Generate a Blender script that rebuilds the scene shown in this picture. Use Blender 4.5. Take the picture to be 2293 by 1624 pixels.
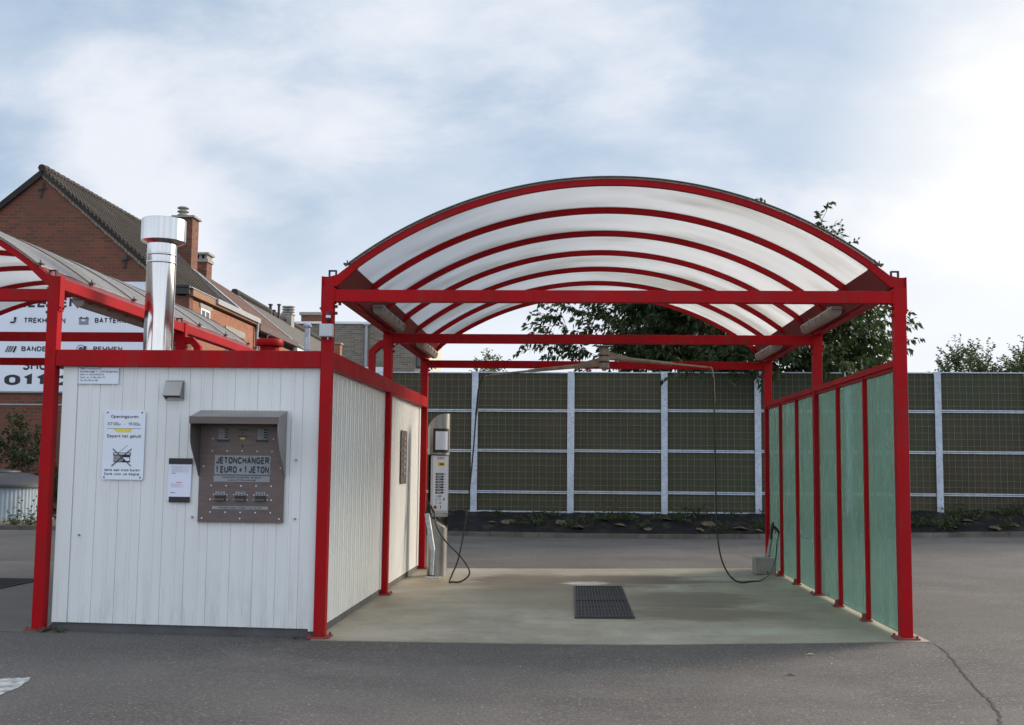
import bpy, math, random
from mathutils import Vector, Matrix, noise
R = math.radians
scn = bpy.context.scene
col = scn.collection
for o in list(bpy.data.objects): bpy.data.objects.remove(o)

# ------------------------------------------------------------------ camera
PITCH, YAW, ROLL = .0936, .0548, .0113
CAM = Vector((2.18, -9.77, 1.44)); FPX = 2500.0
fw = Vector((-math.sin(YAW)*math.cos(PITCH), math.cos(YAW)*math.cos(PITCH), math.sin(PITCH)))
rt0 = Vector((math.cos(YAW), math.sin(YAW), 0)); up0 = rt0.cross(fw)
rt = rt0*math.cos(ROLL)+up0*math.sin(ROLL); up = -rt0*math.sin(ROLL)+up0*math.cos(ROLL)
cd = bpy.data.cameras.new('camera'); cam = bpy.data.objects.new('camera', cd); col.objects.link(cam)
cd.sensor_width = 36; cd.lens = 36*FPX/2293; cd.clip_end = 2000
cam.matrix_world = Matrix.Translation(CAM) @ Matrix((rt, up, -fw)).transposed().to_4x4()
scn.camera = cam
def ray(x, y): return fw+rt*((x-1146.5)/FPX)-up*((y-812)/FPX)
def at(x, y, Y):                      # point of the place seen at a photo position, on the plane at depth Y
    v = ray(x, y); return CAM+v*((Y-CAM.y)/v.y)
def atx(x, y, X):
    v = ray(x, y); return CAM+v*((X-CAM.x)/v.x)

# ------------------------------------------------------------------ world, sun, exposure
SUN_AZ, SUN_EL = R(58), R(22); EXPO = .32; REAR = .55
w = bpy.data.worlds.new("World"); scn.world = w; w.use_nodes = True
nt = w.node_tree; N = nt.nodes; L = nt.links; N.clear()
def nd(t, **k):
    n = N.new(t)
    for a, b in k.items():
        if a.startswith('i_'): n.inputs[a[2:].replace('_', ' ')].default_value = b
        else: setattr(n, a, b)
    return n
def mth(op, a, b=None, clamp=False):
    n = N.new('ShaderNodeMath'); n.operation = op; n.use_clamp = clamp
    for i, v in enumerate((a, b)):
        if v is None: continue
        if isinstance(v, (int, float)): n.inputs[i].default_value = v
        else: L.new(v, n.inputs[i])
    return n.outputs[0]
tc = nd('ShaderNodeTexCoord')
sky = nd('ShaderNodeTexSky', sky_type='NISHITA', sun_disc=False, sun_elevation=SUN_EL, sun_rotation=SUN_AZ, air_density=1.2, dust_density=2.0)
sep = nd('ShaderNodeSeparateXYZ'); L.new(tc.outputs['Generated'], sep.inputs[0])
zz = mth('ADD', mth('MAXIMUM', sep.outputs[2], 0.0), 0.42)
cmb = nd('ShaderNodeCombineXYZ')
L.new(mth('DIVIDE', sep.outputs[0], zz), cmb.inputs[0]); L.new(mth('DIVIDE', sep.outputs[1], zz), cmb.inputs[1])
def wnoise(scale, detail, rough, off, sx=1.0, sy=1.0, rot=0, dist=0.0):
    mp = nd('ShaderNodeMapping'); mp.inputs['Location'].default_value = off; mp.inputs['Scale'].default_value = (sx, sy, 1); mp.inputs['Rotation'].default_value = (0, 0, rot)
    L.new(cmb.outputs[0], mp.inputs[0])
    n = nd('ShaderNodeTexNoise'); n.inputs['Scale'].default_value = scale; n.inputs['Detail'].default_value = detail
    n.inputs['Roughness'].default_value = rough; n.inputs['Distortion'].default_value = dist
    L.new(mp.outputs[0], n.inputs['Vector']); return n.outputs[0]
def sstep(v, a, b):
    n = N.new('ShaderNodeMapRange'); n.interpolation_type = 'SMOOTHSTEP'
    n.inputs['From Min'].default_value = a; n.inputs['From Max'].default_value = b
    L.new(v, n.inputs['Value']); return n.outputs[0]
def lobe(px, py, a, b):               # soft cloud bank round one direction of the sky
    dv = ray(px, py).normalized()
    n = nd('ShaderNodeVectorMath', operation='DOT_PRODUCT'); n.inputs[1].default_value = dv
    nv = nd('ShaderNodeVectorMath', operation='NORMALIZE'); L.new(tc.outputs['Generated'], nv.inputs[0]); L.new(nv.outputs[0], n.inputs[0])
    return sstep(n.outputs['Value'], math.cos(R(b)), math.cos(R(a)))
n1 = wnoise(2.0, 9, .56, (3.1, 1.7, 0), 1, 1.25, .5, .35)
n2 = wnoise(6.0, 9, .62, (8.2, 5.3, 2), 1, 1.3, .5, .3)
n3 = wnoise(2.6, 8, .58, (1.2, 9.3, 4), 1, 1.4, .4, .3)
dens = mth('ADD', mth('MULTIPLY', n1, .68), mth('MULTIPLY', n2, .32))
for px, py, a, b_, k in ((120, 230, 1, 6, .10), (420, 330, 1, 7, .12), (900, 400, 1, 7, .12), (720, 150, 1, 7, .01), (1500, 470, 2, 9, .05), (2500, 350, 4, 18, .16), (1150, 620, 2, 8, .10), (150, 700, 2, 10, .1),
                         (380, 40, 1, 8, -.10), (20, 60, 1, 5, -.06), (600, 470, .5, 5, -.10), (1120, 250, 1, 7, -.02), (40, 400, .5, 5, -.16), (1650, 100, 1, 8, -.02)):
    dens = mth('ADD', dens, mth('MULTIPLY', lobe(px, py, a, b_), k))
thick = sstep(dens, .28, .66)
mixv = N.new('ShaderNodeMix'); mixv.data_type = 'RGBA'; mixv.inputs[0].default_value = .75
sb = nd('ShaderNodeVectorMath', operation='SCALE'); sb.inputs[3].default_value = .11; L.new(sky.outputs[0], sb.inputs[0])
L.new(sb.outputs[0], mixv.inputs[6]); mixv.inputs[7].default_value = (.335, .455, .61, 1)
ccol = N.new('ShaderNodeMix'); ccol.data_type = 'RGBA'
ccol.inputs[6].default_value = (.50, .575, .68, 1); ccol.inputs[7].default_value = (.68, .71, .77, 1)
L.new(sstep(mth('SUBTRACT', mth('ADD', n3, mth('MULTIPLY', lobe(450, 350, 1, 11), .12)), mth('MULTIPLY', lobe(1720, 130, 1, 8), .12)), .40, .62), ccol.inputs[0])
mx = N.new('ShaderNodeMix'); mx.data_type = 'RGBA'
L.new(thick, mx.inputs[0]); L.new(mixv.outputs[2], mx.inputs[6]); L.new(ccol.outputs[2], mx.inputs[7])
glow = N.new('ShaderNodeMix'); glow.data_type = 'RGBA'
L.new(mth('MULTIPLY', mth('ADD', mth('MULTIPLY', n3, .9), .45), mth('MULTIPLY', lobe(2620, 500, 4, 17), .95)), glow.inputs[0]); glow.clamp_factor = True; L.new(mx.outputs[2], glow.inputs[6]); glow.inputs[7].default_value = (.93, .91, .88, 1)
hz = N.new('ShaderNodeMix'); hz.data_type = 'RGBA'
L.new(mth('MULTIPLY', sstep(sep.outputs[2], .25, .07), .86), hz.inputs[0]); L.new(glow.outputs[2], hz.inputs[6]); hz.inputs[7].default_value = (.74, .77, .83, 1)
# brightness added to the unseen sky overhead and behind the viewer as fill light
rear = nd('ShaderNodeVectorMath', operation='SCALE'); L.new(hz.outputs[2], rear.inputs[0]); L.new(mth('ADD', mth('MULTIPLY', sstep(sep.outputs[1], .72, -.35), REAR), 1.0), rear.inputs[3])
g2 = nd('ShaderNodeVectorMath', operation='DOT_PRODUCT'); nv2 = nd('ShaderNodeVectorMath', operation='NORMALIZE'); L.new(tc.outputs['Generated'], nv2.inputs[0]); L.new(nv2.outputs[0], g2.inputs[0])
g2.inputs[1].default_value = (math.sin(SUN_AZ)*math.cos(SUN_EL), math.cos(SUN_AZ)*math.cos(SUN_EL), math.sin(SUN_EL))
bright = N.new('ShaderNodeMix'); bright.data_type = 'RGBA'
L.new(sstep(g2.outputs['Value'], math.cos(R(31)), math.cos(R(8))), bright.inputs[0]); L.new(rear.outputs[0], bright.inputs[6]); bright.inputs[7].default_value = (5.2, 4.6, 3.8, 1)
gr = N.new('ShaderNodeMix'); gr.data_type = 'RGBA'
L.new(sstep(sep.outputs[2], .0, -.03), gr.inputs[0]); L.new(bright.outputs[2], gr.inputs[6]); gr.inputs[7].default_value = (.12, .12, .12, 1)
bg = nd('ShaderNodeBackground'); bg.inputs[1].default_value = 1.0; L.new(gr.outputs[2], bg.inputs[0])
out = nd('ShaderNodeOutputWorld'); L.new(bg.outputs[0], out.inputs[0])
sd = bpy.data.lights.new('sun', 'SUN'); sd.energy = 2.0; sd.angle = R(16); sd.color = (1, .86, .70)
so = bpy.data.objects.new('sun', sd); col.objects.link(so)
sdir = Vector((math.sin(SUN_AZ)*math.cos(SUN_EL), math.cos(SUN_AZ)*math.cos(SUN_EL), math.sin(SUN_EL)))
so.rotation_euler = sdir.to_track_quat('Z', 'Y').to_euler(); so.location = (20, 20, 20)
scn.view_settings.view_transform = 'Standard'; scn.view_settings.look = 'None'; scn.view_settings.exposure = EXPO; scn.view_settings.gamma = 1
scn.render.engine = 'CYCLES'

# ------------------------------------------------------------------ materials
def nodes_of(m): return m.node_tree, m.node_tree.nodes, m.node_tree.links, m.node_tree.nodes['Principled BSDF']
def mat(name, c, rough=.6, metal=0, c2=None, scale=3.0, detail=6, lo=.35, hi=.65, bump=0, bscale=60, spec=.5, stretch=(1, 1, 1), c3=None, s3=.6, lo3=.5, hi3=.7, rvar=0):
    m = bpy.data.materials.new(name); m.use_nodes = True
    nt = m.node_tree; b = nt.nodes['Principled BSDF']
    b.inputs['Roughness'].default_value = rough; b.inputs['Metallic'].default_value = metal; b.inputs['Specular IOR Level'].default_value = spec
    tc = nt.nodes.new('ShaderNodeTexCoord'); geo = nt.nodes.new('ShaderNodeNewGeometry')
    mp = nt.nodes.new('ShaderNodeMapping'); mp.inputs['Scale'].default_value = stretch; nt.links.new(geo.outputs['Position'], mp.inputs[0])
    if c2 is None: c2 = tuple(x*.88 for x in c)
    n = nt.nodes.new('ShaderNodeTexNoise'); n.inputs['Scale'].default_value = scale; n.inputs['Detail'].default_value = detail
    nt.links.new(mp.outputs[0], n.inputs['Vector'])
    mr = nt.nodes.new('ShaderNodeMapRange'); mr.inputs['From Min'].default_value = lo; mr.inputs['From Max'].default_value = hi
    nt.links.new(n.outputs[0], mr.inputs[0])
    mx = nt.nodes.new('ShaderNodeMix'); mx.data_type = 'RGBA'; nt.links.new(mr.outputs[0], mx.inputs[0])
    mx.inputs[6].default_value = (*c, 1); mx.inputs[7].default_value = (*c2, 1); last = mx.outputs[2]
    if c3:
        k = nt.nodes.new('ShaderNodeTexNoise'); k.inputs['Scale'].default_value = s3; k.inputs['Detail'].default_value = 5; nt.links.new(mp.outputs[0], k.inputs['Vector'])
        kr = nt.nodes.new('ShaderNodeMapRange'); kr.inputs['From Min'].default_value = lo3; kr.inputs['From Max'].default_value = hi3; nt.links.new(k.outputs[0], kr.inputs[0])
        m3 = nt.nodes.new('ShaderNodeMix'); m3.data_type = 'RGBA'; nt.links.new(kr.outputs[0], m3.inputs[0]); nt.links.new(last, m3.inputs[6]); m3.inputs[7].default_value = (*c3, 1); last = m3.outputs[2]
    nt.links.new(last, b.inputs['Base Color'])
    if rvar:
        rr = nt.nodes.new('ShaderNodeMapRange'); rr.inputs['To Min'].default_value = rough-rvar; rr.inputs['To Max'].default_value = rough+rvar
        nt.links.new(n.outputs[0], rr.inputs[0]); nt.links.new(rr.outputs[0], b.inputs['Roughness'])
    if bump:
        nb = nt.nodes.new('ShaderNodeTexNoise'); nb.inputs['Scale'].default_value = bscale; nb.inputs['Detail'].default_value = 4; nt.links.new(mp.outputs[0], nb.inputs['Vector'])
        bp = nt.nodes.new('ShaderNodeBump'); bp.inputs['Strength'].default_value = bump; bp.inputs['Distance'].default_value = .01
        nt.links.new(nb.outputs[0], bp.inputs['Height']); nt.links.new(bp.outputs[0], b.inputs['Normal'])
    return m
RED = mat('red_paint', (.385, .004, .008), .45, c2=(.30, .006, .009), scale=2.5, c3=(.28, .012, .014), s3=9, lo3=.55, hi3=.75, spec=.10, rvar=.1)
DKRED = mat('old_red_paint', (.20, .012, .014), .5, c2=(.15, .012, .012), scale=4)
SILVER = mat('brushed_steel', (.33, .32, .31), .42, .85, c2=(.26, .25, .24), scale=3)
BROWNSTEEL = mat('stainless_plate', (.145, .108, .10), .45, .35, c2=(.115, .088, .082), scale=5, stretch=(1, 1, 8))
CHROME = mat('polished_flue_steel', (.66, .65, .64), .13, 1, c2=(.56, .55, .54), scale=1.2)
def weathered(m):
    nt, n, l, b = nodes_of(m); src = b.inputs['Base Color'].links[0].from_socket; g = n.new('ShaderNodeNewGeometry')
    k = n.new('ShaderNodeTexNoise'); k.inputs['Scale'].default_value = 26; k.inputs['Detail'].default_value = 7; k.inputs['Roughness'].default_value = .7; l.new(g.outputs['Position'], k.inputs['Vector'])
    a = n.new('ShaderNodeMapRange'); a.inputs['From Min'].default_value = .66; a.inputs['From Max'].default_value = .72; l.new(k.outputs[0], a.inputs[0])
    mx = n.new('ShaderNodeMix'); mx.data_type = 'RGBA'; l.new(a.outputs[0], mx.inputs[0]); l.new(src, mx.inputs[6]); mx.inputs[7].default_value = (.11, .035, .025, 1)
    k2 = n.new('ShaderNodeTexNoise'); k2.inputs['Scale'].default_value = 5; k2.inputs['Detail'].default_value = 8; mp = n.new('ShaderNodeMapping'); mp.inputs['Scale'].default_value = (2, 2, .3); l.new(g.outputs['Position'], mp.inputs[0]); l.new(mp.outputs[0], k2.inputs['Vector'])
    a2 = n.new('ShaderNodeMapRange'); a2.inputs['From Min'].default_value = .5; a2.inputs['From Max'].default_value = .75; a2.inputs['To Max'].default_value = .45; l.new(k2.outputs[0], a2.inputs[0])
    m2 = n.new('ShaderNodeMix'); m2.data_type = 'RGBA'; l.new(a2.outputs[0], m2.inputs[0]); l.new(mx.outputs[2], m2.inputs[6]); m2.inputs[7].default_value = (.20, .03, .028, 1); l.new(m2.outputs[2], b.inputs['Base Color'])
weathered(RED)
GALV = mat('galvanised_steel', (.50, .55, .62), .5, .35, c2=(.40, .45, .52), scale=6, c3=(.32, .36, .42), s3=18, lo3=.5, hi3=.7)
ALU = mat('pale_aluminium', (.42, .42, .40), .38, .6, c2=(.36, .36, .34), scale=4)
BLACK = mat('black_plastic', (.012, .012, .013), .45)
RUBBER = mat('black_rubber', (.012, .011, .011), .5)
INK = mat('black_ink', (.02, .02, .025), .6)
INKRED = mat('red_ink', (.5, .03, .03), .6); INKBLUE = mat('blue_ink', (.05, .12, .4), .6); INKYEL = mat('yellow_sticker', (.75, .62, .05), .5)
INKGREY = mat('grey_ink', (.25, .26, .28), .6)
WHITE = mat('white_sign', (.72, .76, .84), .4, c2=(.68, .72, .80), scale=1.5)
PAPER = mat('white_paper', (.72, .74, .86), .5, c2=(.68, .70, .82))
PLATE = mat('grey_label_plate', (.27, .29, .31), .5)
GREYBOX = mat('grey_box_plastic', (.52, .55, .56), .5, c2=(.47, .50, .51), scale=8)
CONC = mat('concrete_block', (.30, .29, .26), .85, c2=(.24, .23, .20), scale=8, bump=.3)
KERBM = mat('kerb_concrete', (.12, .105, .088), .9, c2=(.075, .066, .055), scale=3, bump=.4, c3=(.19, .175, .155), s3=1.2, lo3=.6, hi3=.75)
PLINTH = mat('plinth_grey', (.10, .10, .105), .8, c2=(.075, .07, .07), scale=3)
LIGHTBODY = mat('lamp_housing', (.22, .20, .17), .5, c2=(.24, .22, .19), scale=4)
DIFF = mat('lamp_cover', (.34, .31, .27), .35, c2=(.25, .22, .19), scale=6)
BARK = mat('bark', (.06, .045, .035), .9, c2=(.035, .028, .02), scale=8, bump=.5)
MEMB = mat('weed_membrane', (.009, .009, .011), .6, c2=(.018, .017, .016), scale=5, bump=1, bscale=7, c3=(.04, .033, .022), s3=2.5, lo3=.55, hi3=.72, spec=.15)
STRAW = mat('dry_clump', (.17, .12, .075), .95, c2=(.06, .045, .03), scale=14, bump=.6, bscale=40)
CREAM = mat('cream_render', (.55, .52, .44), .8)
TILEDARK = mat('dark_roof_tile', (.040, .034, .031), .9, c2=(.026, .022, .020), scale=2, c3=(.055, .050, .043), s3=.8)
TILERED = mat('red_roof_tile', (.13, .052, .034), .85, c2=(.075, .038, .028), scale=1.5, c3=(.08, .06, .05), s3=.5)
TILEGREY = mat('grey_slate', (.10, .092, .08), .8, c2=(.11, .10, .09), scale=3)
LEAD = mat('lead_flashing', (.30, .33, .36), .5, c2=(.40, .43, .46), scale=2)
ZINC = mat('zinc_downpipe', (.30, .31, .32), .45, .4)
MORTAR = mat('mortar_verge', (.24, .20, .16), .9)
DARKWOOD = mat('dark_fascia', (.022, .02, .02), .6)
GLASSW = mat('window_glass', (.04, .05, .06), .1)
PVC = mat('white_pvc', (.75, .76, .78), .4)
LID = mat('dark_lid', (.028, .03, .036), .45, c2=(.04, .042, .048), scale=3)
TANKM = mat('ribbed_pale_plastic', (.27, .33, .38), .5, c2=(.22, .27, .31), scale=4, c3=(.16, .17, .14), s3=3, lo3=.6, hi3=.75)
BOOMM = mat('weathered_boom_paint', (.27, .215, .15), .5, c2=(.17, .135, .10), scale=8)
FOOT = mat('rusty_red_foot', (.24, .045, .035), .7, c2=(.14, .05, .04), scale=20)

def leafmat(name, a, b, tr):
    m = bpy.data.materials.new(name); m.use_nodes = True; nt = m.node_tree; n = nt.nodes; l = nt.links; n.clear()
    g = n.new('ShaderNodeNewGeometry'); ra = n.new('ShaderNodeMix'); ra.data_type = 'RGBA'
    l.new(g.outputs['Random Per Island'], ra.inputs[0]); ra.inputs[6].default_value = (*a, 1); ra.inputs[7].default_value = (*b, 1)
    d = n.new('ShaderNodeBsdfPrincipled'); d.inputs['Roughness'].default_value = .5; d.inputs['Specular IOR Level'].default_value = .3
    t = n.new('ShaderNodeBsdfTranslucent'); t.inputs[0].default_value = (*tr, 1); l.new(ra.outputs[2], d.inputs['Base Color'])
    x = n.new('ShaderNodeMixShader'); x.inputs[0].default_value = .3; l.new(d.outputs[0], x.inputs[1]); l.new(t.outputs[0], x.inputs[2])
    o = n.new('ShaderNodeOutputMaterial'); l.new(x.outputs[0], o.inputs[0]); return m
LEAF = leafmat('cherry_leaf', (.014, .026, .009), (.045, .070, .022), (.05, .09, .015))
LEAF2 = leafmat('willow_leaf', (.045, .062, .026), (.10, .125, .05), (.10, .14, .04))
LEAF3 = leafmat('dark_bush_leaf', (.012, .025, .010), (.035, .06, .02), (.03, .06, .01))
LEAF4 = leafmat('weed_leaf', (.03, .05, .015), (.09, .10, .04), (.06, .08, .02))

def brickmat(name, c1, c2, mortar, bw=.22, bh=.075, ms=.010, blotch=None, bscale=.7):
    m = mat(name, c1, .85); nt, n, l, b = nodes_of(m)
    g = n.new('ShaderNodeNewGeometry'); s = n.new('ShaderNodeSeparateXYZ'); l.new(g.outputs['Position'], s.inputs[0])
    a = n.new('ShaderNodeMath'); a.operation = 'ADD'; l.new(s.outputs[0], a.inputs[0]); l.new(s.outputs[1], a.inputs[1])
    c = n.new('ShaderNodeCombineXYZ'); l.new(a.outputs[0], c.inputs[0]); l.new(s.outputs[2], c.inputs[1])
    br = n.new('ShaderNodeTexBrick'); l.new(c.outputs[0], br.inputs['Vector'])
    br.inputs['Scale'].default_value = 1; br.inputs['Brick Width'].default_value = bw; br.inputs['Row Height'].default_value = bh
    br.inputs['Mortar Size'].default_value = ms; br.inputs['Mortar Smooth'].default_value = .3; br.inputs['Bias'].default_value = 0
    br.inputs['Color1'].default_value = (*c1, 1); br.inputs['Color2'].default_value = (*c2, 1); br.inputs['Mortar'].default_value = (*mortar, 1)
    last = br.outputs[0]
    if blotch:
        k = n.new('ShaderNodeTexNoise'); k.inputs['Scale'].default_value = bscale; k.inputs['Detail'].default_value = 8; l.new(g.outputs['Position'], k.inputs['Vector'])
        kr = n.new('ShaderNodeMapRange'); kr.inputs['From Min'].default_value = .42; kr.inputs['From Max'].default_value = .72; l.new(k.outputs[0], kr.inputs[0])
        m3 = n.new('ShaderNodeMix'); m3.data_type = 'RGBA'; l.new(kr.outputs[0], m3.inputs[0]); l.new(last, m3.inputs[6]); m3.inputs[7].default_value = (*blotch, 1); last = m3.outputs[2]
    l.new(last, b.inputs['Base Color']); return m
BRICK = brickmat('old_red_brick', (.215, .056, .028), (.095, .032, .020), (.13, .095, .07), .24, .09, .011, (.13, .055, .033))
BRICKO = brickmat('orange_brick', (.36, .11, .048), (.22, .07, .035), (.24, .17, .12), .22, .085, .009, (.22, .10, .06))
BRICKG = brickmat('beige_brick', (.20, .168, .125), (.12, .10, .078), (.23, .21, .175), .40, .13, .016)

def ribbed(m, period, axis=2, stren=.6, kind='z'):    # fine tile courses as bump
    nt, n, l, b = nodes_of(m); g = n.new('ShaderNodeNewGeometry')
    wv = n.new('ShaderNodeTexWave'); wv.bands_direction = 'Z'; wv.wave_profile = 'SAW'; wv.inputs['Scale'].default_value = 1/period*.1592*2*math.pi/2
    l.new(g.outputs['Position'], wv.inputs['Vector'])
    wy = n.new('ShaderNodeTexWave'); wy.bands_direction = 'Y'; wy.inputs['Scale'].default_value = 1.6; l.new(g.outputs['Position'], wy.inputs['Vector'])
    ad = n.new('ShaderNodeMath'); ad.operation = 'ADD'; l.new(wv.outputs[1], ad.inputs[0]); l.new(wy.outputs[1], ad.inputs[1])
    bp = n.new('ShaderNodeBump'); bp.inputs['Strength'].default_value = stren; bp.inputs['Distance'].default_value = .06
    l.new(ad.outputs[0], bp.inputs['Height']); l.new(bp.outputs[0], b.inputs['Normal'])
for m in (TILEDARK, TILERED, TILEGREY): ribbed(m, .3)

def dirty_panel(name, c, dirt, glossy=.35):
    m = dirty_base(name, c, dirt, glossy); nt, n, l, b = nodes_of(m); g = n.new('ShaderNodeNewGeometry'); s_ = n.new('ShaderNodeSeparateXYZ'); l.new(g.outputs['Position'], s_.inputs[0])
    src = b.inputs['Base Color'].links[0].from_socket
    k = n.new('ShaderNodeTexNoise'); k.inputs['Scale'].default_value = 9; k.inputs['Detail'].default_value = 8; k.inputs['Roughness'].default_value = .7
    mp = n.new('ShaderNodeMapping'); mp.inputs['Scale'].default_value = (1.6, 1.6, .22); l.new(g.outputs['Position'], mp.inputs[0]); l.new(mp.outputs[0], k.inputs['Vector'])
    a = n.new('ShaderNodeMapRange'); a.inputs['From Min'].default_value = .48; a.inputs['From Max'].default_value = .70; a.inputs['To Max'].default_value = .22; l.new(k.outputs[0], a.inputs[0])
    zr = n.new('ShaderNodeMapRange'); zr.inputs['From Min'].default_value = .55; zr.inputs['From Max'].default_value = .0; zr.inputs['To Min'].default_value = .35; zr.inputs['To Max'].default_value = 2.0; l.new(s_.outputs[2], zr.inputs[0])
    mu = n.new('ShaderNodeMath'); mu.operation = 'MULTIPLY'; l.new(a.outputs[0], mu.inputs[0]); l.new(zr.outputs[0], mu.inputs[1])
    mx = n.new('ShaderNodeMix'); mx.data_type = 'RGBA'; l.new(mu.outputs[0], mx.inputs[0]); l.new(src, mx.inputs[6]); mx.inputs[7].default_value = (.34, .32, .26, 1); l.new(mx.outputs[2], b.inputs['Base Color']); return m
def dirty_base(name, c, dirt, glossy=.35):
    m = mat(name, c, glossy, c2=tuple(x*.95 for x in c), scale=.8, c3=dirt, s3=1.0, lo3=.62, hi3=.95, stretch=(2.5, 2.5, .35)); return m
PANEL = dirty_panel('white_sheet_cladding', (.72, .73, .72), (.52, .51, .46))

# asphalt
ASPH = mat('asphalt', (.16, .155, .155), .85); nt_, n, l, b = nodes_of(ASPH)
g = n.new('ShaderNodeNewGeometry')
def nz(scale, det=5, stretch=None, rough=.5):
    k = n.new('ShaderNodeTexNoise'); k.inputs['Scale'].default_value = scale; k.inputs['Detail'].default_value = det; k.inputs['Roughness'].default_value = rough
    if stretch:
        mp = n.new('ShaderNodeMapping'); mp.inputs['Scale'].default_value = stretch; l.new(g.outputs['Position'], mp.inputs[0]); l.new(mp.outputs[0], k.inputs['Vector'])
    else: l.new(g.outputs['Position'], k.inputs['Vector'])
    return k.outputs[0]
def mr(v, a, b_, c=0, d=1, smooth=False):
    k = n.new('ShaderNodeMapRange'); k.inputs['From Min'].default_value = a; k.inputs['From Max'].default_value = b_
    k.inputs['To Min'].default_value = c; k.inputs['To Max'].default_value = d
    if smooth: k.interpolation_type = 'SMOOTHSTEP'
    l.new(v, k.inputs[0]); return k.outputs[0]
def mixc(f, a, c):
    k = n.new('ShaderNodeMix'); k.data_type = 'RGBA'
    if isinstance(f, float): k.inputs[0].default_value = f
    else: l.new(f, k.inputs[0])
    for i, v in ((6, a), (7, c)):
        if isinstance(v, tuple): k.inputs[i].default_value = (*v, 1)
        else: l.new(v, k.inputs[i])
    return k.outputs[2]
def mm(op, a, c):
    k = n.new('ShaderNodeMath'); k.operation = op
    for i, v in enumerate((a, c)):
        if isinstance(v, (int, float)): k.inputs[i].default_value = v
        else: l.new(v, k.inputs[i])
    return k.outputs[0]
sp = n.new('ShaderNodeSeparateXYZ'); l.new(g.outputs['Position'], sp.inputs[0])
vor = n.new('ShaderNodeTexVoronoi'); vor.inputs['Scale'].default_value = 38; l.new(g.outputs['Position'], vor.inputs['Vector'])
base = mixc(mr(nz(.35, 6), .35, .65), (.078, .069, .062), (.118, .105, .095))
base = mixc(mr(nz(1.3, 5, (1, .5, 1)), .5, .75), base, (.068, .061, .057))
# long damp stain from washing, in front of the bay (a stain with its own ragged outline)
bandy = mm('MULTIPLY', mr(sp.outputs[1], -2.3, -.7, 0, 1, True), mr(sp.outputs[1], 0.4, -.05, 0, 1, True))
bandx = mm('MULTIPLY', mr(sp.outputs[0], -3.2, -.4, 0, 1, True), mr(sp.outputs[0], 6.2, 4.2, 0, 1, True))
st = mm('MULTIPLY', mm('MULTIPLY', bandy, bandx), mr(nz(1.1, 7, (.7, 1, 1), .62), .33, .56))
base = mixc(mm('MULTIPLY', st, .92), base, (.046, .040, .037))
patch = mr(nz(.8, 8, (.6, 1.3, 1), .66), .48, .62); base = mixc(mm('MULTIPLY', patch, .6), base, (.048, .042, .038))
base = mixc(mm('MULTIPLY', mr(nz(48, 4, None, .75), .50, .70), .75), base, (.25, .24, .23)); base = mixc(mm('MULTIPLY', mr(nz(60, 4, (1.1, 1, 1), .75), .48, .66), .75), base, (.045, .04, .038))
lsp = mr(vor.outputs['Distance'], .32, .2, 0, 1); rnd = n.new('ShaderNodeSeparateColor'); l.new(vor.outputs['Color'], rnd.inputs[0])
lsp = mm('MULTIPLY', lsp, mr(rnd.outputs[0], .93, .96)); base = mixc(mm('MULTIPLY', lsp, .45), base, (.50, .50, .50))
l.new(base, b.inputs['Base Color'])
bp = n.new('ShaderNodeBump'); bp.inputs['Strength'].default_value = .55; bp.inputs['Distance'].default_value = .008; l.new(nz(60, 3), bp.inputs['Height']); l.new(bp.outputs[0], b.inputs['Normal'])
# wash-bay concrete
SLAB = mat('stained_concrete', (.3, .3, .25), .6); nt_, n, l, b = nodes_of(SLAB); g = n.new('ShaderNodeNewGeometry')
sp = n.new('ShaderNodeSeparateXYZ'); l.new(g.outputs['Position'], sp.inputs[0])
base = mixc(mr(nz(1.1, 7, (1, .55, 1), .6), .35, .66), (.40, .37, .30), (.24, .215, .17))
gx = mr(sp.outputs[0], 2.6, 4.8, 0, .75); base = mixc(gx, base, (.235, .245, .185))       # algae on the glass side
def spot(cx, cy, rx, ry, cA, amt, nsc=2.0):
    global base
    a = mm('DIVIDE', mm('SUBTRACT', sp.outputs[0], cx), rx); c = mm('DIVIDE', mm('SUBTRACT', sp.outputs[1], cy), ry)
    d = mm('SQRT', mm('ADD', mm('MULTIPLY', a, a), mm('MULTIPLY', c, c)), 0.0)
    d = mm('ADD', d, mm('MULTIPLY', mm('SUBTRACT', nz(nsc, 8, (.6, 1.4, 1), .65), .5), 2.2))
    base = mixc(mm('MULTIPLY', mr(d, 1.15, .60, 0, 1, True), amt), base, cA)
streak = mr(nz(5, 6, (.5, 2.2, 1), .7), .60, .72); base = mixc(mm('MULTIPLY', streak, .6), base, (.38, .37, .31))
dk = mr(nz(2.2, 6, (.7, 1.6, 1)), .58, .75); base = mixc(mm('MULTIPLY', dk, .6), base, (.16, .145, .10))
base = mixc(mm('MULTIPLY', mr(nz(14, 7, (.6, 1.5, 1), .75), .5, .72), .45), base, (.46, .45, .38)); base = mixc(mm('MULTIPLY', mr(nz(45, 4, None, .7), .5, .7), .4), base, (.15, .14, .10))
spot(2.5, 5.0, 1.9, .75, (.105, .078, .055), .95); spot(3.5, 2.9, .8, .8, (.12, .10, .07), .8); spot(3.5, 1.7, 1.0, .6, (.12, .10, .07), .8); spot(1.9, 4.4, 1.2, .8, (.16, .13, .09), .7); spot(2.0, 3.0, 1.3, 1.1, (.22, .19, .13), .5, 1.3)
spot(2.36, 4.62, .30, .22, (.72, .70, .66), .95, 5); spot(4.1, 5.1, .6, .3, (.42, .43, .36), .45, 6); spot(1.1, 1.5, .8, .5, (.38, .37, .31), .5, 4); spot(.35, 5.0, .5, .8, (.40, .33, .20), .5); spot(3.9, .5, .8, .25, (.36, .38, .31), .5, 5)
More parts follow.
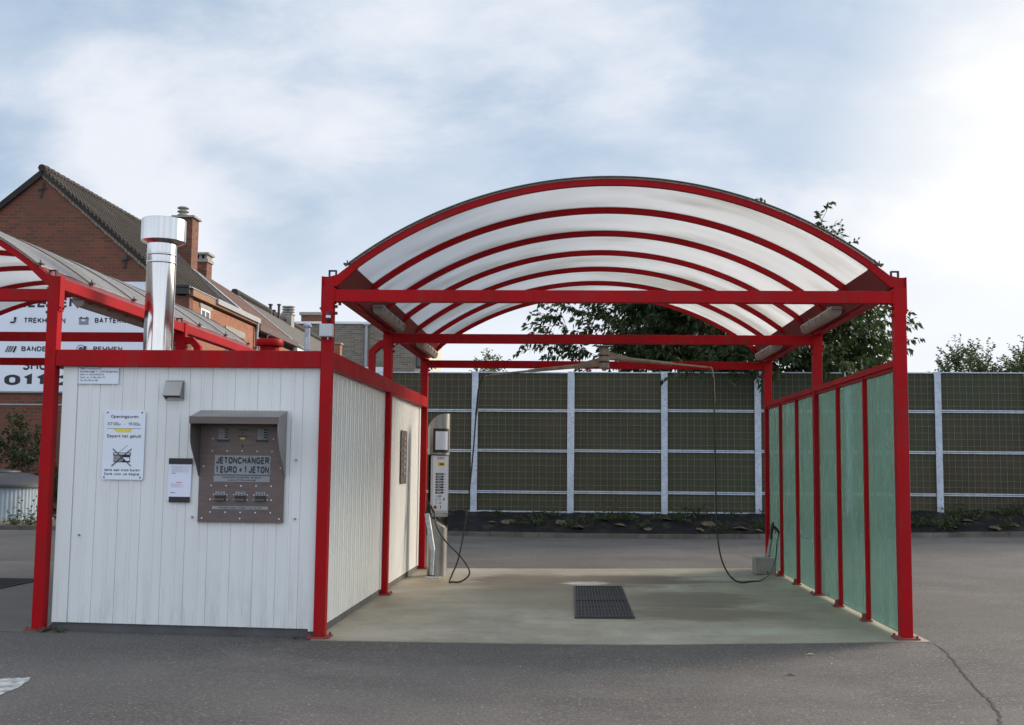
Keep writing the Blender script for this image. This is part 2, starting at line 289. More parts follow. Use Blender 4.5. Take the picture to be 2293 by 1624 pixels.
base = mixc(mr(sp.outputs[0], 4.93, 5.0, 0, .7), base, (.46, .40, .30))
base = mixc(mm('MULTIPLY', mr(nz(.75, 6, (1, .8, 1), .65), .42, .62), .55), base, (.15, .13, .09))
l.new(base, b.inputs['Base Color'])
bp = n.new('ShaderNodeBump'); bp.inputs['Strength'].default_value = .25; bp.inputs['Distance'].default_value = .004; l.new(nz(70, 4), bp.inputs['Height']); l.new(bp.outputs[0], b.inputs['Normal'])
# translucent roof sheet
def sheetmat(name, c, dirt):
    m = mat(name, c, .4, c2=tuple(x*.93 for x in c), scale=1.2, c3=dirt, s3=.9, lo3=.48, hi3=.86, stretch=(.7, 2.2, .7)); nt, n, l, b = nodes_of(m)
    t = n.new('ShaderNodeBsdfTranslucent'); src = b.inputs['Base Color'].links[0].from_socket; l.new(src, t.inputs[0])
    x = n.new('ShaderNodeMixShader'); x.inputs[0].default_value = .80; l.new(b.outputs[0], x.inputs[1]); l.new(t.outputs[0], x.inputs[2])
    o = [q for q in n if q.type == 'OUTPUT_MATERIAL'][0]; l.new(x.outputs[0], o.inputs[0]); return m
SHEET = sheetmat('opal_polycarbonate', (.77, .775, .78), (.47, .46, .41))
GL = bpy.data.materials.new('frosted_green_glass'); GL.use_nodes = True; nt_, n, l, b = nodes_of(GL)
b.inputs['Roughness'].default_value = .22
g = n.new('ShaderNodeNewGeometry'); gcol = mixc(mr(nz(2.0, 5, (1, 1, .4)), .3, .7), (.10, .15, .135), (.15, .21, .19)); gcol = mixc(mm('MULTIPLY', mr(nz(7, 6, (1, 1, .10), .6), .48, .66), .55), gcol, (.20, .25, .23)); l.new(gcol, b.inputs['Base Color'])
t = n.new('ShaderNodeBsdfTranslucent'); t.inputs[0].default_value = (.22, .32, .30, 1)
tp = n.new('ShaderNodeBsdfRefraction'); tp.inputs['IOR'].default_value = 1.01; tp.inputs['Roughness'].default_value = .07; tp.inputs[0].default_value = (.60, .80, .75, 1)
x1 = n.new('ShaderNodeMixShader'); x1.inputs[0].default_value = .5; l.new(b.outputs[0], x1.inputs[1]); l.new(t.outputs[0], x1.inputs[2])
x2 = n.new('ShaderNodeMixShader'); l.new(mr(nz(6, 6, (1, 1, .12), .6), .4, .68, .56, .26), x2.inputs[0]); l.new(x1.outputs[0], x2.inputs[1]); l.new(tp.outputs[0], x2.inputs[2])
o_ = [q for q in n if q.type == 'OUTPUT_MATERIAL'][0]; l.new(x2.outputs[0], o_.inputs[0])
FELT = mat('noise_absorbing_infill', (.070, .058, .031), .95, c2=(.050, .042, .023), scale=1.4, c3=(.052, .056, .028), s3=.22, lo3=.4, hi3=.62, bump=.5, bscale=90)

# ------------------------------------------------------------------ geometry helpers
class MB:
    def __init__(s): s.v = []; s.f = []
    def add(s, vs, fs):
        k = len(s.v); s.v += [tuple(p) for p in vs]; s.f += [tuple(i+k for i in q) for q in fs]; return s
    def box(s, x0, x1, y0, y1, z0, z1):
        return s.add([(x0,y0,z0),(x1,y0,z0),(x1,y1,z0),(x0,y1,z0),(x0,y0,z1),(x1,y0,z1),(x1,y1,z1),(x0,y1,z1)],
                     [(0,3,2,1),(4,5,6,7),(0,1,5,4),(1,2,6,5),(2,3,7,6),(3,0,4,7)])
    def prism(s, pts, axis, a, b):
        def P(u, v, t): return {'x': (t,u,v), 'y': (u,t,v), 'z': (u,v,t)}[axis]
        n = len(pts); vs = [P(u, v, a) for u, v in pts]+[P(u, v, b) for u, v in pts]
        return s.add(vs, [tuple(range(n)), tuple(range(2*n-1, n-1, -1))]+[(i, i+n, (i+1) % n+n, (i+1) % n) for i in range(n)])
    def tube(s, pts, r, n=10, cap=True):
        pts = [Vector(p) for p in pts]; rs = r if isinstance(r, (list, tuple)) else [r]*len(pts); rings = []; ref = None
        for i, p in enumerate(pts):
            t = (pts[min(i+1, len(pts)-1)]-pts[max(i-1, 0)]).normalized()
            if ref is None: ref = Vector((0, 0, 1)) if abs(t.z) < .9 else Vector((1, 0, 0))
            a = t.cross(ref).normalized(); ref = a.cross(t); c = ref
            rings.append([p+(a*math.cos(6.28318*k/n)+c*math.sin(6.28318*k/n))*rs[i] for k in range(n)])
        vs = [q for g in rings for q in g]; fs = []
        for i in range(len(pts)-1):
            for k in range(n): fs.append((i*n+k, i*n+(k+1) % n, (i+1)*n+(k+1) % n, (i+1)*n+k))
        if cap: fs += [tuple(range(n-1, -1, -1)), tuple((len(pts)-1)*n+k for k in range(n))]
        return s.add(vs, fs)
    def lathe(s, prof, cx, cy, n=32):
        vs = [(cx+r*math.cos(6.28318*k/n), cy+r*math.sin(6.28318*k/n), z) for r, z in prof for k in range(n)]; fs = []
        for i in range(len(prof)-1):
            for k in range(n): fs.append((i*n+k, i*n+(k+1) % n, (i+1)*n+(k+1) % n, (i+1)*n+k))
        fs += [tuple(range(n-1, -1, -1)), tuple((len(prof)-1)*n+k for k in range(n))]
        return s.add(vs, fs)
    def build(s, name, m, parent=None, smooth=False, bevel=0, local=False):
        off = parent_loc(parent) if (parent and not local) else Vector((0, 0, 0))
        me = bpy.data.meshes.new(name); me.from_pydata([tuple(Vector(p)-off) for p in s.v], [], s.f); me.update()
        if m: me.materials.append(m)
        if smooth:
            for p in me.polygons: p.use_smooth = True
            me.set_sharp_from_angle(angle=R(40))
        o = bpy.data.objects.new(name, me); col.objects.link(o)
        if parent: o.parent = parent
        if bevel:
            b = o.modifiers.new('bevel', 'BEVEL'); b.width = bevel; b.segments = 2; b.limit_method = 'ANGLE'
        return o
def parent_loc(p):
    v = Vector((0, 0, 0))
    while p: v = v+Vector(p.location); p = p.parent
    return v
def thing(name, label, cat, loc=(0, 0, 0), rz=0, group=None):
    o = bpy.data.objects.new(name, None); col.objects.link(o); o.location = loc; o.rotation_euler = (0, 0, rz); o.empty_display_size = .2
    return tag(o, label, cat, group)
def tag(o, label, cat, group=None, kind=None):
    if label: o['label'] = label
    if cat: o['category'] = cat
    if group: o['group'] = group
    if kind: o['kind'] = kind
    return o
def kids(o): return [c for c in bpy.data.objects if c.parent == o]
def copy_tree(o, parent=None):
    ks = kids(o); c = o.copy(); col.objects.link(c); c.parent = parent
    for k in ks: copy_tree(k, c)
    return c
def bx(name, m, parent, x0, x1, y0, y1, z0, z1, bevel=0): return MB().box(x0, x1, y0, y1, z0, z1).build(name, m, parent, bevel=bevel)
def _c(cx, cy, rx, ry, a0, a1, n=8): return [(cx+rx*math.cos(R(a0+(a1-a0)*i/n)), cy+ry*math.sin(R(a0+(a1-a0)*i/n))) for i in range(n+1)]
_O = _c(.5, .66, .5, .34, 0, 180)+_c(.5, .34, .5, .34, 180, 360)+[(1, .66)]
GLY = {   # plain grotesque letters as strokes in a unit box: (width, strokes)
'A': (.66, [[(0, 0), (.5, 1), (1, 0)], [(.2, .33), (.8, .33)]]), 'B': (.62, [[(0, 0), (0, 1), (.55, 1)]+_c(.62, .77, .33, .23, 80, -80)+[(.1, .54)], [(.5, .54)]+_c(.65, .27, .35, .27, 80, -80)+[(0, 0)]]),
'C': (.66, [_c(.5, .66, .5, .34, 25, 180)+_c(.5, .34, .5, .34, 180, 335)]), 'D': (.64, [[(0, 0), (0, 1), (.5, 1)]+_c(.5, .6, .5, .4, 80, 0)+_c(.5, .4, .5, .4, 0, -90)+[(0, 0)]]),
'E': (.56, [[(1, 1), (0, 1), (0, 0), (1, 0)], [(0, .52), (.92, .52)]]), 'G': (.68, [_c(.5, .66, .5, .34, 30, 180)+_c(.5, .34, .5, .34, 180, 340)+[(1, .46), (.58, .46)]]),
'H': (.64, [[(0, 0), (0, 1)], [(1, 0), (1, 1)], [(0, .52), (1, .52)]]), 'I': (.0, [[(.5, 0), (.5, 1)]]), 'J': (.48, [[(1, 1), (1, .3)]+_c(.5, .3, .5, .3, 0, -180)]),
'K': (.64, [[(0, 0), (0, 1)], [(1, 1), (.05, .42)], [(.3, .58), (1, 0)]]), 'L': (.52, [[(0, 1), (0, 0), (1, 0)]]), 'M': (.80, [[(0, 0), (0, 1), (.5, .1), (1, 1), (1, 0)]]),
'N': (.64, [[(0, 0), (0, 1), (1, 0), (1, 1)]]), 'O': (.68, [_O]), 'P': (.60, [[(0, 0), (0, 1), (.55, 1)]+_c(.65, .74, .35, .26, 80, -80)+[(.05, .48)]]),
'R': (.64, [[(0, 0), (0, 1), (.55, 1)]+_c(.65, .76, .33, .24, 80, -80)+[(.05, .5)], [(.58, .48), (1, 0)]]),
'S': (.60, [_c(.5, .76, .47, .24, 20, 230)+[(.7, .48)]+_c(.5, .26, .5, .26, 50, -160)]), 'T': (.62, [[(0, 1), (1, 1)], [(.5, 1), (.5, 0)]]),
'U': (.64, [[(0, 1), (0, .32)]+_c(.5, .32, .5, .32, 180, 360)+[(1, 1)]]), 'V': (.64, [[(0, 1), (.5, 0), (1, 1)]]), 'W': (.90, [[(0, 1), (.25, 0), (.5, 1), (.75, 0), (1, 1)]]),
'X': (.62, [[(0, 0), (1, 1)], [(0, 1), (1, 0)]]), 'Z': (.6, [[(0, 1), (1, 1), (0, 0), (1, 0)]]),
'0': (.52, [_O]), '1': (.26, [[(0, .76), (.75, 1), (.75, 0)]]), '2': (.52, [_c(.5, .72, .5, .28, 170, -30)+[(0, 0), (1, 0)]]), '3': (.52, [_c(.5, .75, .46, .25, 160, -80)+_c(.5, .26, .5, .26, 80, -160)]),
'4': (.54, [[(.75, 0), (.75, 1), (0, .28), (1, .28)]]), '5': (.52, [[(.9, 1), (.12, 1), (.05, .5)]+_c(.5, .32, .5, .32, 120, -150)]), '6': (.52, [[(.75, 1), (.1, .5)]+_c(.5, .3, .5, .3, 160, -200)]),
'7': (.5, [[(0, 1), (1, 1), (.35, 0)]]), '8': (.52, [_c(.5, .76, .42, .24, 0, 360, 14), _c(.5, .27, .5, .27, 0, 360, 14)]), '9': (.52, [[(.25, 0), (.9, .5)]+_c(.5, .7, .5, .3, -20, 340, 14)]),
'.': (.0, [[(.5, 0), (.5, .07)]]), ':': (.0, [[(.5, .0), (.5, .07)], [(.5, .5), (.5, .57)]]), '-': (.3, [[(0, .4), (1, .4)]]), '=': (.45, [[(0, .62), (1, .62)], [(0, .28), (1, .28)]]), '/': (.35, [[(0, 0), (1, 1)]]),
'&': (.66, [[(1, 0), (.25, .72)]+_c(.45, .83, .22, .17, 200, -20)+[(.1, .4)]+_c(.38, .22, .38, .22, 150, 330)+[(.95, .42)]]),
'a': (.46, [_c(.45, .52, .42, .20, 160, 20)+[(.92, .48), (.92, 0)], _c(.42, .2, .42, .2, 70, 340)]), 'b': (.48, [[(0, 1), (0, 0)], _c(.5, .35, .5, .35, 180, -180, 14)]), 'c': (.46, [_c(.5, .35, .5, .35, 40, 320)]),
'd': (.48, [[(1, 1), (1, 0)], _c(.5, .35, .5, .35, 0, 360, 14)]), 'e': (.48, [[(.04, .37), (.98, .37)]+_c(.5, .35, .5, .35, 8, 315)]), 'g': (.48, [_c(.5, .35, .5, .35, 0, 360, 14), [(1, .7), (1, -.1)]+_c(.5, -.08, .5, .2, 0, -160)]),
'h': (.46, [[(0, 1), (0, 0)], [(0, .4)]+_c(.5, .42, .5, .28, 170, 0)+[(1, 0)]]), 'i': (.0, [[(.5, 0), (.5, .68)], [(.5, .9), (.5, 1)]]), 'k': (.46, [[(0, 1), (0, 0)], [(.95, .7), (.08, .25)], [(.35, .42), (1, 0)]]),
'l': (.0, [[(.5, 0), (.5, 1)]]), 'n': (.46, [[(0, .7), (0, 0)], [(0, .4)]+_c(.5, .42, .5, .28, 170, 0)+[(1, 0)]]), 'm': (.75, [[(0, .7), (0, 0)], _c(.25, .45, .25, .25, 170, 0)+[(.5, 0)], _c(.75, .45, .25, .25, 170, 0)+[(1, 0)]]),
'o': (.48, [_c(.5, .35, .5, .35, 0, 360, 14)]), 'p': (.48, [[(0, .7), (0, -.28)], _c(.5, .35, .5, .35, 180, -180, 14)]), 'r': (.26, [[(0, .7), (0, 0)], [(0, .4), (.3, .62), (1, .68)]]),
's': (.42, [_c(.5, .53, .45, .17, 20, 235)+_c(.5, .18, .5, .18, 60, -160)]), 't': (.26, [[(.4, .95), (.4, .1), (1, .02)], [(0, .68), (1, .68)]]), 'u': (.46, [[(0, .7), (0, .28)]+_c(.5, .28, .5, .28, 180, 350)+[(1, .7)], [(1, .4), (1, 0)]]),
'v': (.46, [[(0, .7), (.5, 0), (1, .7)]]), 'w': (.66, [[(0, .7), (.25, 0), (.5, .7), (.75, 0), (1, .7)]]), 'z': (.42, [[(0, .7), (1, .7), (0, 0), (1, 0)]])}
def ribbon(vs, fs, P, t, dep):
    P = [Vector(p) for p in P]; Q = [P[0]]
    for p in P[1:]:
        if (p-Q[-1]).length > 1e-4: Q.append(p)
    if len(Q) < 2: return
    k = len(vs)
    for i, p in enumerate(Q):
        a = (p-Q[i-1]).normalized() if i else (Q[1]-p).normalized(); c = (Q[i+1]-p).normalized() if i < len(Q)-1 else a
        n1 = Vector((-a.y, a.x)); n2 = Vector((-c.y, c.x)); m_ = n1+n2
        m_ = m_.normalized() if m_.length > 1e-3 else n1; d = t/2/max(.42, m_.dot(n1))
        vs.append((p.x+m_.x*d, p.y+m_.y*d, dep)); vs.append((p.x-m_.x*d, p.y-m_.y*d, dep))
    for i in range(len(Q)-1): fs.append((k+2*i, k+2*i+1, k+2*i+3, k+2*i+2))
def text(name, s, m, parent, x, y, z, h, width=None, face='front', align='LEFT', bold=0.0, local=False, stroke=None):
    """plain sans lettering; (x,y,z) = baseline start, h = capital height"""
    t = stroke or (.13+bold*2.2); vs = []; fs = []; pen = 0; dep = 0
    for ch in s:
        g_ = GLY.get(ch)
        if not g_: pen += .42; continue
        w_ = g_[0]
        for st in g_[1]:
            ribbon(vs, fs, [(pen+t/2+u*w_, t/2+v*(1-t)) for u, v in st], t, dep); dep += .0002
        if len(g_[1]) == 1 or dep > .002: dep = 0
        pen += w_+t+.115
    x1 = max(v[0] for v in vs); sx = (width/(x1*h)) if width else 1; W_ = x1*h*sx
    shift = {'LEFT': 0, 'CENTER': -W_/2, 'RIGHT': -W_}[align]; off = parent_loc(parent) if not local else Vector((0, 0, 0))
    vv = [tuple(Vector((x+a*h*sx+shift, y-.0006-d, z+b_*h))-off) for a, b_, d in vs]
    me = bpy.data.meshes.new(name); me.from_pydata(vv, [], fs); me.materials.append(m); o = bpy.data.objects.new(name, me); col.objects.link(o); o.parent = parent; return o

# ------------------------------------------------------------------ ground heights of the sloping yard
GX = [-60, -12, -2.5, 0, 2.6, 5, 8, 12, 60]
GT = {0.0: [0, -.02, -.035, -.056, -.035, .030, .05, .08, .1], 6.54: [0, -.01, -.06, -.045, -.010, .035, .07, .12, .15], 13.5: [0, 0, .01, .01, 0, .02, .08, .18, .2]}
def lin(x, xs, ys):
    if x <= xs[0]: return ys[0]
    for i in range(len(xs)-1):
        if x <= xs[i+1]: t = (x-xs[i])/(xs[i+1]-xs[i]); return ys[i]*(1-t)+ys[i+1]*t
    return ys[-1]
def gz(x, y): return lin(y, [-30, 0, 6.54, 13.5, 60], [0, lin(x, GX, GT[0.0]), lin(x, GX, GT[6.54]), lin(x, GX, GT[13.5]), 0])
def sheet(name, m, xs, ys, dz=0, kind='structure', zf=None, thick=0):
    b = MB(); nx = len(xs); vs = [(x, y, (zf or gz)(x, y)+dz) for y in ys for x in xs]
    b.add(vs, [(j*nx+i, j*nx+i+1, (j+1)*nx+i+1, (j+1)*nx+i) for j in range(len(ys)-1) for i in range(nx-1)])
    if thick:
        e = [(i) for i in range(nx)]+[(j*nx+nx-1) for j in range(1, len(ys))]+[((len(ys)-1)*nx+i) for i in range(nx-2, -1, -1)]+[j*nx for j in range(len(ys)-2, 0, -1)]
        k = len(b.v); b.add([(b.v[i][0], b.v[i][1], b.v[i][2]-thick) for i in e], []); n_ = len(e)
        for q in range(n_): b.f.append((e[q], k+q, k+(q+1) % n_, e[(q+1) % n_]))
    o = b.build(name, m, smooth=True); o['kind'] = kind; return o
def frange(a, b, s): n_ = int(round((b-a)/s)); return [a+(b-a)*i/n_ for i in range(n_+1)]
sheet('ground', ASPH, [-600, -200, -60, -30]+frange(-15, 20, .5)+[30, 60, 200, 600], [-60, -30]+frange(-12, 16, .5)+[25, 60, 200, 900])
D = 3.27; PY = [0, D, 2*D]
_s = sheet('wash_slab', SLAB, frange(-.05, 5.16, .065), [-.14]+frange(0, 6.54, .327)+[6.62], .006, thick=.03)
for v in _s.data.vertices:
    if v.co.y < -.13: v.co.y += -.05*math.sin(math.pi*max(0, min(1, v.co.x/5)))+.012*noise.noise(Vector((v.co.x*6, 0, 0)))+.006*noise.noise(Vector((v.co.x*23, 3, 0)))
    if v.co.y > 6.6: v.co.y += .015*noise.noise(Vector((v.co.x*5, 9, 0)))
sheet('wash_slab', mat('dark_concrete', (.105, .10, .092), .6, c2=(.07, .066, .06), scale=1.3, bump=.2), frange(-7.7, -2.42, .26), [-.14]+frange(0, 6.54, .327)+[6.62], .006, thick=.03)  # left bay slab, darker concrete than the empty bay

# ------------------------------------------------------------------ canopies
H = 2.997; PW = .050
def arc_pt(x0, x1, zs, ze, t, off=0):
    c = (x1-x0)/2; rise = ze-zs; Rr = (c*c+rise*rise)/(2*rise); a = math.asin(c/Rr); th = -a+2*a*t
    return ((x0+x1)/2+(Rr+off)*math.sin(th), ze-Rr+(Rr+off)*math.cos(th))
def arc_bar(b, x0, x1, zs, ze, o0, o1, y0, y1, n=48, t0=0, t1=1):
    P = [arc_pt(x0, x1, zs, ze, t0+(t1-t0)*i/n, o1) for i in range(n+1)]; Q = [arc_pt(x0, x1, zs, ze, t0+(t1-t0)*i/n, o0) for i in range(n+1)]
    vs = []
    for (a, c), (d, e) in zip(P, Q): vs += [(a, y0, c), (a, y1, c), (d, y1, e), (d, y0, e)]
    fs = [(0, 1, 2, 3), (4*n+3, 4*n+2, 4*n+1, 4*n)]
    for i in range(n):
        for k in range(4): a = 4*i+k; c = 4*i+(k+1) % 4; fs.append((a, a+4, c+4, c))
    return b.add(vs, fs)
def foot(b, x, y, s=.095):
    z = gz(x, y)+.006; b.box(x-s, x+s, y-s, y+s, z, z+.014)
    for sx in (-1, 1):
        for sy in (-1, 1): b.lathe([(.012, z+.014), (.012, z+.034)], x+sx*s*.78, y+sy*s*.78, 8)
def canopy(x0, label, leftside=True):
    x1 = x0+5; root = thing('wash_bay_canopy', label, 'canopy', (x0+2.5, D, 0), group='red steel car wash canopies')
    for x in (x0, x1):
        sgn = 1 if x == x0 else -1; wing = MB()
        for y in PY:
            p = MB().box(x-PW, x+PW, y-PW, y+PW, gz(x, y)+.02, H+.03).build('post', RED, root, bevel=.004)
            f = MB(); foot(f, x, y); f.build('foot_plate', FOOT, p)
            # outer strap that ties beam to post, with bolts
            s_ = MB().box(x-sgn*(PW+.010), x-sgn*(PW+.001), y-.046, y+.046, 2.80, H+.12)
            s_.build('strap', RED, root)
            for dy in (-.028, .028): MB().tube([(x-sgn*(PW+.009), y+dy, 2.83), (x-sgn*(PW+.024), y+dy, 2.83)], .009, 8).build('bolt', DKRED, root)
            for zz_ in (2.80, 2.86): MB().tube([(x+sgn*(PW+.0), y, zz_-.01), (x+sgn*(PW+.03), y, zz_-.01)], .014, 8).build('bolt', DKRED, root)
            # seam and head block that carries the arch
            hd = MB()
            a = arc_pt(x0+.03, x1-.03, H+.10, 4.0, 0.045 if sgn > 0 else .955, 0); c = arc_pt(x0+.03, x1-.03, H+.10, 4.0, 0.045 if sgn > 0 else .955, -.060)
            pr = [(x-sgn*PW, H+.034), (x+sgn*(PW+.02), H+.034), c, a, (x+sgn*.08, H+.14), (x-sgn*.0, H+.118), (x-sgn*PW, H+.12)]
            if sgn < 0: pr = pr[::-1]
            hd.prism(pr, 'y', y-.028, y+.028); hd.build('beam_head', RED, root)
            cl = MB(); zc = H+.15; xx = x+sgn*.03
            cl.box(xx-.035, xx-.025, y-.02, y+.02, zc-.03, zc+.02); cl.box(xx+.025, xx+.035, y-.02, y+.02, zc-.03, zc+.02); cl.box(xx-.035, xx+.035, y-.02, y+.02, zc+.02, zc+.03)
            cl.build('clip', BLACK, root)
        MB().box(x-.050, x+.050, .036, 2*D-.036, H+.002, H+.105).build('side_beam', RED, root, bevel=.004)
        g = MB().prism([(x+sgn*.0515, H+.03), (x+sgn*.075, H+.03), (x+sgn*.210, H+.225), (x+sgn*.195, H+.235), (x+sgn*.0515, H+.13)][::sgn], 'y', .036, 2*D-.036); g.build('gutter', DKRED, root)
    for i, y in enumerate(PY): MB().box(x0+PW+.001, x1-PW-.001, y-.04, y+.04, H-.108, H).build('cross_beam', RED, root, bevel=.004)
    for x in (x0, x1):
        sgn = 1 if x == x0 else -1
        for y in PY:
            b = MB().box(x+sgn*(PW+.0), x+sgn*(PW+.012), y-.048, y+.048, H-.118, H+.015); b.build('end_plate', RED, root)
            MB().tube([(x+sgn*.10, y, H-.108), (x+sgn*.10, y, H-.135)], .014, 8).build('bolt', DKRED, root); MB().tube([(x+sgn*.15, y, H-.108), (x+sgn*.15, y, H-.125)], .012, 8).build('bolt', DKRED, root)
    for k in range(7):
        y = k*2*D/6; arc_bar(MB(), x0+.03, x1-.03, H+.10, 4.0, -.055, 0, y-.024, y+.024).build('rib', RED, root, smooth=True)
    for k in range(6):
        ya, yb = k*2*D/6+.004-(.034 if k == 0 else 0), (k+1)*2*D/6-.004+(.034 if k == 5 else 0)
        # each sheet bellies very slightly between its ribs
        n_ = 56; m_ = 6; vs = []
        for side in (0, .008):
            for j in range(m_+1):
                v = j/m_; yy = ya+(yb-ya)*v; sag = .010*math.sin(math.pi*v)
                for i in range(n_+1):
                    X, Z = arc_pt(x0+.03, x1-.03, H+.10, 4.0, .035+.93*i/n_, .003+side+sag); vs.append((X, yy, Z))
        q = (n_+1)*(m_+1); fs = []
        for j in range(m_):
            for i in range(n_):
                a = j*(n_+1)+i; fs.append((a, a+n_+1, a+n_+2, a+1)); fs.append((q+a, q+a+1, q+a+n_+2, q+a+n_+1))
        for i in range(n_): fs.append((i, i+1, q+i+1, q+i)); a = m_*(n_+1)+i; fs.append((a, q+a, q+a+1, a+1))
        for j in range(m_): a = j*(n_+1); fs.append((a, q+a, q+a+n_+1, a+n_+1)); a += n_; fs.append((a, a+n_+1, q+a+n_+1, q+a))
        MB().add(vs, fs).build('roof_sheet', SHEET, root, smooth=True)
    for k in range(7):
        y = k*2*D/6; d = -.03 if k == 0 else (.03 if k == 6 else 0)
        arc_bar(MB(), x0+.03, x1-.03, H+.10, 4.0, .0125, .021, y+d-.02, y+d+.02, t0=.03, t1=.97).build('seam_strip', DARKSTRIP, root, smooth=True)
    for x in (x0, x1):
        sgn = 1 if x == x0 else -1
        for k in range(7):
            y = k*2*D/6; c = arc_pt(x0+.03, x1-.03, H+.10, 4.0, .035 if sgn > 0 else .965, .03)
            b = MB().box(c[0]-.03, c[0]+.03, y-.03, y+.03, c[1]-.012, c[1]+.002); b.tube([(c[0], y, c[1]), (c[0], y, c[1]+.03)], .006, 6); b.build('sheet_clamp', GREYMOSS, root)
    return root
DARKSTRIP = mat('seam_strip_metal', (.07, .07, .06), .6, c2=(.10, .105, .07), scale=5)
GREYMOSS = mat('mossy_clamp', (.10, .10, .075), .8, c2=(.05, .05, .04), scale=20)
canopy(0, 'complete red canopy with arched white roof over the empty wash bay')
canopy(-5-2.5, 'red arched canopy cut off at the left edge, in front of the brick gable')
# bent red bars from the middle posts down to the cabin roof
for x, sg, lab in ((0, -1, 'bent red bar beside the middle left post of the empty bay'), (-2.5, 1, 'bent red bar right of the polished flue, below the left canopy')):
    b = MB(); P = [(x+sg*(PW+.002), 2.92), (x+sg*.10, 2.92), (x+sg*.23, 2.80), (x+sg*.23, 2.42)]; Q = [(x+sg*(PW+.002), 2.84), (x+sg*.075, 2.84), (x+sg*.155, 2.765), (x+sg*.155, 2.42)]
    if sg > 0: P = [(x+PW+.002, 2.945), (x+.15, 2.945), (x+.245, 2.84), (x+.245, 2.42)]; Q = [(x+PW+.002, 2.865), (x+.12, 2.865), (x+.165, 2.81), (x+.165, 2.42)]
    pr = P+Q[::-1]; b.prism(pr if sg > 0 else pr[::-1], 'y', D-.04, D+.04)
    tag(b.build('bent_bar', RED, bevel=.003), lab, 'metal bar', 'bent red bars on the cabin roof')
# fluorescent lamps
def lamp(label, x, y0, ln, z, first=[None]):
    if first[0] is None:
        t = thing('fluorescent_lamp', label, 'lamp', (x, y0, z), group='tube lamps under the canopy edges')
        h = MB().prism([(-.05, .05), (.05, .05), (.06, .02), (-.06, .02)], 'y', 0, ln); h.build('housing', LIGHTBODY, t, local=True)
        MB().prism([(-.055, .019), (.055, .019), (.05, -.02), (.025, -.045), (-.025, -.045), (-.05, -.02)], 'y', .02, ln-.02).build('diffuser', DIFF, t, smooth=True, local=True)
        for k in range(5):
            for sx in (-1, 1): MB().box(sx*.06-.004, sx*.06+.004, .1+k*(ln-.25)/4, .13+k*(ln-.25)/4, -.01, .035).build('clip', SILVER, t, local=True)
        MB().box(-.02, .02, .3, .36, .051, .09).box(-.02, .02, ln-.36, ln-.3, .051, .09).build('bracket', SILVER, t, local=True); first[0] = t
    else: t = copy_tree(first[0]); t.location = (x, y0, z); t['label'] = label
    return t
lamp('tube lamp under the left roof edge of the empty bay, nearer one', .165, 1.55, 1.55, 3.045)
lamp('tube lamp under the left roof edge of the empty bay, farther one', .165, 4.75, 1.55, 3.045)
lamp('tube lamp under the right roof edge of the empty bay, nearer one', 4.835, 1.55, 1.55, 3.045)
lamp('tube lamp under the right roof edge of the empty bay, farther one', 4.835, 4.75, 1.55, 3.045)
lamp('tube lamp hanging under the left canopy edge, above the word BATTERIJEN', -2.64, .75, 1.55, 3.0).scale = (1, 1.4, 1)

# ------------------------------------------------------------------ glass screen, right side of the bay
gs = thing('glass_screen', 'frosted green glass screen with red frame on the right side of the bay', 'glass screen', (5, D, 0))
mull = [1.09, 2.18, 4.36, 5.45]
edges = [0]+mull[:2]+[D]+mull[2:]+[2*D]
for y in mull:
    m_ = MB().box(4.955, 4.995, y-.02, y+.02, gz(5, y)+.02, 2.345).build('mullion', RED, gs, bevel=.003)
    f = MB(); z = gz(5, y)+.007; f.box(4.90, 5.0, y-.055, y+.055, z, z+.012); f.box(4.915, 4.953, y-.006, y+.006, z+.012, z+.07)
    for dy in (-.038, .038): f.lathe([(.010, z+.012), (.010, z+.03)], 4.925, y+dy, 8)
    f.build('foot_plate', FOOT, m_)
for a, c in ((PW, D-PW), (D+PW, 2*D-PW)):
    b = MB().box(4.95, 5.02, a+.001, c-.001, 2.346, 2.40); b.box(4.965, 5.01, a+.001, c-.001, 2.315, 2.345) ; b.build('top_rail', RED, gs)
for i in range(6):
    a, c = edges[i], edges[i+1]
    z0 = [gz(5, a)+.03, gz(5, c)+.03]
    MB().add([(4.998, a+.005, z0[0]), (4.998, c-.005, z0[1]), (4.998, c-.005, 2.344), (4.998, a+.005, 2.344), (5.008, a+.005, z0[0]), (5.008, c-.005, z0[1]), (5.008, c-.005, 2.344), (5.008, a+.005, 2.344)],
             [(0, 3, 2, 1), (4, 5, 6, 7), (0, 1, 5, 4), (1, 2, 6, 5), (2, 3, 7, 6), (3, 0, 4, 7)]).build('glass_pane', GL, gs)

# ------------------------------------------------------------------ technical cabin
cb = thing('technical_cabin', 'white ribbed sheet cabin with red fascia between the two bays', 'cabin', (-1.25, D, 0))
CT = 2.453
def profile_wall(u0, u1, zb0, zb1, zt, face, dk=1):
    """trapezoid-ribbed sheet running from u0 to u1; face=(axis, depth, sign)"""
    b = MB(); ax, dpt, sg = face; us = []; per = .1018
    n_ = max(1, int((u1-u0)/per)); per = (u1-u0)/n_
    for k in range(n_):
        s_ = u0+k*per
        if k % 2 == 0: us += [(s_, 0), (s_+.002, -.006), (s_+.005, -.006), (s_+.007, 0)]
        else: us += [(s_, 0), (s_+.008, .007), (s_+.024, .007), (s_+.032, 0)]
    us.append((u1, 0)); n2 = len(us); vs = []
    for u, d in us:
        t = (u-u0)/(u1-u0); zb = zb0*(1-t)+zb1*t
        d *= dk
        for z in (zb, zt): vs.append((u, dpt+sg*d, z) if ax == 'y' else (dpt+sg*d, u, z))
    fs = [((2*i, 2*i+2, 2*i+3, 2*i+1) if ax == 'y' else (2*i, 2*i+2, 2*i+3, 2*i+1)) for i in range(n2-1)]
    return b.add(vs, fs)
